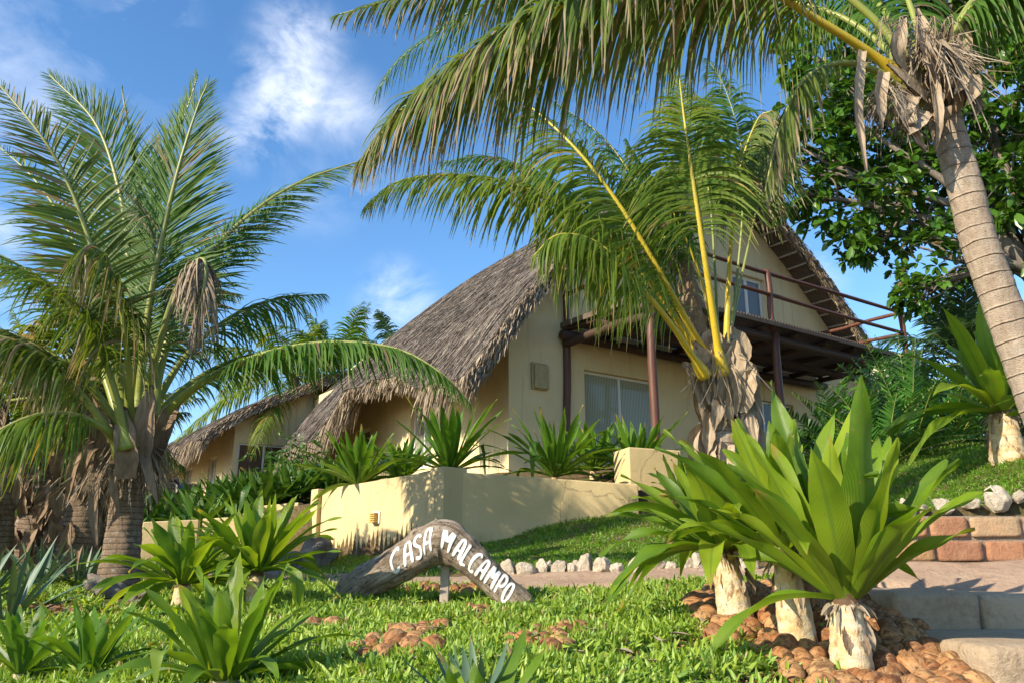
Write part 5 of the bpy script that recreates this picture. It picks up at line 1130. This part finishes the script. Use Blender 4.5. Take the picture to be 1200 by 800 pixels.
# ------------------------------------------------------------------ pot, railing
def lathe(prof_, c, sides=28):
    pr = np.array(prof_, float); th = np.linspace(0, 2*np.pi, sides+1); V = np.stack([c[0]+pr[:, [0]]*np.cos(th), c[1]+pr[:, [0]]*np.sin(th), c[2]+pr[:, [1]]+0*th], -1)
    ii = np.arange(V.shape[0]*V.shape[1]).reshape(V.shape[:2]); return V.reshape(-1, 3), np.stack([ii[:-1, :-1], ii[:-1, 1:], ii[1:, 1:], ii[1:, :-1]], -1).reshape(-1, 4), None
pc_ = P(177, 590, 13.6); a = Acc(); a.add(*lathe([(.0,0),(.17,0),(.22,.15),(.24,.4),(.20,.52),(.30,.58),(.31,.64),(.25,.64),(.2,.5),(0,.45)], pc_)); o = a.build('plant_pot', M['terra'])
tag(o, 'pale terracotta pot behind the black railing near the cottage', 'pot')
rl = empty('railing', P(163, 620, 13)); tag(rl, 'black metal railing around the terrace left of the cottage', 'railing')
def bar(p0, p1, r_, nm): a = Acc(); a.add(*tube(np.linspace(p0, p1, 4), r_, 8)); a.build(nm, M['black'], rl)
q0, q1, q2 = (163, 13), (212, 14), (225, 13.2)
for px, d, yb in ((163,13,640),(208,14.2,640),(128,13,640)): bar(P(px, 559, d), P(px, yb, d), .04, 'post')
bar(P(163,559,13), P(208,563,14.2), .035, 'rail'); bar(P(128,560,13), P(163,559,13), .035, 'rail'); bar(P(208,563,14.2), P(232,600,12.8), .035, 'rail'); bar(P(163,590,13), P(208,590,14.2), .02, 'rail')
under(rl)

# ------------------------------------------------------------------ coconut shells
def coco_mesh(seed):
    r = np.random.default_rng(seed); o = rock_mesh('coconut_shell', seed, .052, (1, 1, .92), M['coco'], 3, .25); me = o.data
    V = np.zeros(len(me.vertices)*3); me.vertices.foreach_get('co', V); V = V.reshape(-1, 3); R = np.linalg.norm(V, axis=1, keepdims=True); d = V/R
    Rn = .052*(.75+.25*np.clip(R/.052, .7, 1.1)); V = d*Rn; V = V*(1+.03*np.sin(V[:, [0]]*90+seed)*np.sin(V[:, [1]]*70+2))*r.uniform(.88, 1.12, 3); V = V*1.12; me.vertices.foreach_set('co', V.ravel()); me.update(); return o
cm_ = [coco_mesh(200+i) for i in range(5)]
r = np.random.default_rng(77); placed = []
def inpoly(px, py, poly):
    c = False; n = len(poly)
    for i in range(n):
        (x1, y1), (x2, y2) = poly[i], poly[i-1]
        if (y1 > py) != (y2 > py) and px < (x2-x1)*(py-y1)/(y2-y1)+x1: c = not c
    return c
heap = [(.92,4.4),(.80,3.6),(1.0,2.9),(1.08,2.45),(1.40,2.5),(1.66,3.05),(1.66,3.76),(1.80,3.78),(1.72,4.25),(1.35,4.55)]
cnt = 0
def try_place(x, y, lift, lab, grp, smin=.7, smax=1.2, mind=.066):
    global cnt
    s = r.uniform(smin, smax); z = float(zg(x, y))+lift
    for q in placed:
        if (q[0]-x)**2+(q[1]-y)**2+(q[2]-z)**2 < (mind*s)**2: return
    for bb in (bA, bB, bC):
        if (bb[0]-x)**2+(bb[1]-y)**2 < .125**2: return
    placed.append((x, y, z)); place(None, cm_[cnt % 5], (x, y, z), (r.uniform(0, 6), r.uniform(0, 6), r.uniform(0, 6)), s, lab, 'coconut shell', grp); cnt += 1
for it in range(5000):
    if cnt >= 225: break
    x = r.uniform(.78, 2.0); y = r.uniform(2.45, 4.7)
    if inpoly(x, y, heap): try_place(x, y, .018 if it < 3000 else .062, 'brown coconut shell in the heap around the bulbous stems', 'coconut shells heaped around the bulbous stems')
patches = []
for (px, py, n_, rad) in ((465,768,15,.17),(480,752,8,.1),(628,765,14,.15),(650,755,6,.10),(505,748,3,.05),(560,722,3,.06),(590,705,5,.12),(540,698,6,.15),(500,697,6,.15),(675,745,4,.08),(375,742,4,.08),(700,745,3,.08),(400,790,4,.1),(960,700,4,.1),(800,705,7,.12),(825,720,7,.12)):
    c = ground_px(px, py, 2.2); patches.append((c[0], c[1], rad)); k0 = cnt; lab = 'brown coconut shell poking out of the low ground cover near the sign'
    for it in range(80):
        if cnt-k0 >= n_ or cnt >= 298: break
        t_ = r.uniform(0, 6.28); q = rad*math.sqrt(r.random()); try_place(c[0]+q*math.cos(t_), c[1]+q*math.sin(t_)*1.2, .016, lab, 'coconut shells in the ground cover')

# ------------------------------------------------------------------ ground cover, lawn
def blades(x, y, z, ln, wd, lean, r, K=3, cols=3, fold=.5, tuft=None):
    n = len(x); az = r.uniform(0, 2*np.pi, n); le = lean*r.uniform(.2, 1.3, n); h = np.stack([np.cos(az), np.sin(az), 0*az], 1)
    t = np.linspace(0, 1, K)[None, :, None]; B = np.stack([x, y, z], 1)
    C = B[:, None]+ln[:, None, None]*(h[:, None]*le[:, None, None]*t+ZU*np.sqrt(np.maximum(.1, 1-le[:, None, None]**2*.5))*t*(1-.15*t)-ZU*.25*le[:, None, None]*t**2)
    T = norm(np.gradient(C, axis=1)); S = norm(np.cross(T, h[:, None]+r.normal(0, .4, (n, 1, 3)))); N = np.cross(S, T)
    wp = np.array([.8, 1, .12]) if K == 3 else np.array([.7, 1, .85, .1]); return ribbons(C, S, N, wd[:, None]*wp[None], cols, fold)
r = np.random.default_rng(5)
# ground cover shoots
NT = 30000
d = 2.0*(7.2/2.0)**r.random(NT); x = r.uniform(-.72, .62, NT)*d; y = d
from_cov = y < PF(x)-.02+.06*np.sin(x*9)
clear = np.ones(NT, bool)
pn = np.sin(x*4.7+np.sin(y*3.1)*1.7)*np.sin(y*6.3+np.sin(x*5.1)*1.3)
clear &= (pn < .50) | (r.random(NT) < .12)
for cx, cy, rad in patches: clear &= ((x-cx)**2+((y-cy)/1.2)**2) > (rad*.85)**2*r.uniform(.0, 1.2, NT)
hp = np.array([inpoly(a, b, heap) for a, b in zip(x, y)]); clear &= ~(hp & (r.random(NT) < .97))
clear &= ~((x > 1.55) & (y > 2.75))
clear &= ~((x > -3.1) & (x < -2.1) & (y > 4.6) & (y < 6.6) & (np.sin(x*11)*np.sin(y*9) > -.5))
m = from_cov & clear & (x > -5); x, y = x[m], y[m]; z = zg(x, y)
per = 8; n = len(x); ox = r.normal(0, .013, n*per); oy = r.normal(0, .013, n*per)
vig = np.repeat(r.uniform(.7, 1.25, n)*(1+.25*np.sin(x*3)*np.sin(y*4+1)), per)
V, Q, U = blades(np.repeat(x, per)+ox, np.repeat(y, per)+oy, np.repeat(z, per)+r.uniform(-.01, .03, n*per), vig*r.uniform(.035, .078, n*per), r.uniform(.0045, .0080, n*per), .95, r, 4, 3, .5)
tag(mesh_np('ground_cover', V, Q, U, M['succ']), 'low fleshy bright green ground cover with upright finger leaves', 'ground cover', kind='stuff')
# lawn
NG = 150000
d = 4.8*(12./4.8)**r.random(NG); x = r.uniform(-.25, .68, NG)*d; y = d
m = (y > np.interp(x, SX, SY)+.02)&((y < np.interp(x, WX, WY)-.02)|(x > 2.2))&(x > -.85)&~((x < 0)&(y < PB(x)+.05)); m &= ~((x > 2.0) & (y < 4.93)); x, y = x[m], y[m]; z = zg(x, y)
n = len(x); tf = .6+.5*np.abs(np.sin(x*5+np.sin(y*4)))*r.uniform(.6, 1.3, n)
V, Q, U = blades(x, y, z, tf*r.uniform(.03, .075, n)*np.interp(y, [5, 10], [.75, 1.1]), r.uniform(.0022, .004, n)*np.interp(y, [5, 10], [1, 1.6]), 1.0, r, 3, 2, 0)
tag(mesh_np('lawn_grass', V, Q, U, M['grass']), 'short green lawn grass sloping up to the retaining wall', 'grass', kind='stuff')
# grass strip in front of left wall and scrub at left
NG = 16000; d = r.uniform(6.6, 10.8, NG); x = r.uniform(-.36, -.06, NG)*d; y = d
m = (y > PB(x)+.05)&(y < np.interp(x, WX, WY)-.02)&(x < -.6); x, y = x[m], y[m]; n = len(x)
V, Q, U = blades(x, y, zg(x, y), r.uniform(.03, .09, n), r.uniform(.003, .006, n), .9, r, 3, 2, 0)
tag(mesh_np('verge_grass', V, Q, U, M['grass']), 'short grass strip at the foot of the sunlit garden wall', 'grass', kind='stuff')
NG = 26000; x = r.uniform(-9, -1.6, NG); y = r.uniform(5.5, 14, NG); m = (y > PF(x))&(y < np.interp(x, WX, WY))&~((x > -3)&(y > PB(x))); x, y = x[m], y[m]; n = len(x)
V, Q, U = blades(x, y, zg(x, y), r.uniform(.05, .14, n), r.uniform(.004, .009, n), .9, r, 3, 2, 0)
tag(mesh_np('weeds', V, Q, U, M['grass']), 'rough green weeds under the palms at the left', 'weeds', kind='stuff')

# fallen dry leaves
r = np.random.default_rng(15)
for i in range(16):
    px, py = r.uniform(180, 900), r.uniform(735, 795); c = ground_px(px, py, 2.2); az = r.uniform(0, 6.28); h = np.array([math.cos(az), math.sin(az), 0]); l = r.uniform(.05, .13)
    k = np.linspace(-.5, .5, 9)[:, None]; C = c+ZU*.055+h*k*l+ZU*(r.uniform(-.25, .5)*l*(k**2)*2); T, N, S = frames(C); wd = r.uniform(.010, .018)*np.sin(np.linspace(.15, 3.1, 9))
    V, Q, U = ribbons(C[None], S[None], N[None], wd[None], 5, .5); o = mesh_np('dry_leaf', V, Q, U, M['palm_dead'])
    tag(o, 'curled tan dry leaf lying on the low ground cover', 'leaf', 'dry leaves fallen on the ground cover')

# brown husk litter under the ground cover and between the shells
r = np.random.default_rng(31); n = 16000; y = r.uniform(2.2, 5.4, n); x = r.uniform(-.7, .62, n)*y; m = (y < PF(x))&~((x > 1.5)&(y > 2.7)); x, y = x[m], y[m]; n = len(x)
z = zg(x, y)+.012; az = r.uniform(0, 6.28, n); h = np.stack([np.cos(az), np.sin(az), r.normal(0, .35, n)], 1); l = r.uniform(.008, .045, n)
k = np.linspace(-.5, .5, 3)[None, :, None]; C = np.stack([x, y, z], 1)[:, None]+h[:, None]*k*l[:, None, None]+ZU*(.25-k**2)*l[:, None, None]*r.uniform(0, 1, (n, 1, 1))
T = norm(np.gradient(C, axis=1)); S = norm(np.cross(T, ZU+r.normal(0, .4, (n, 1, 3)))); V, Q, U = ribbons(C, S, np.cross(S, T), (l*r.uniform(.12, .5, n))[:, None]*np.array([.6, 1, .5])[None], 2, 0)
tag(mesh_np('husk_litter', V, Q, U, M['litter']), 'reddish brown husk chips scattered under the ground cover', 'litter', kind='stuff')
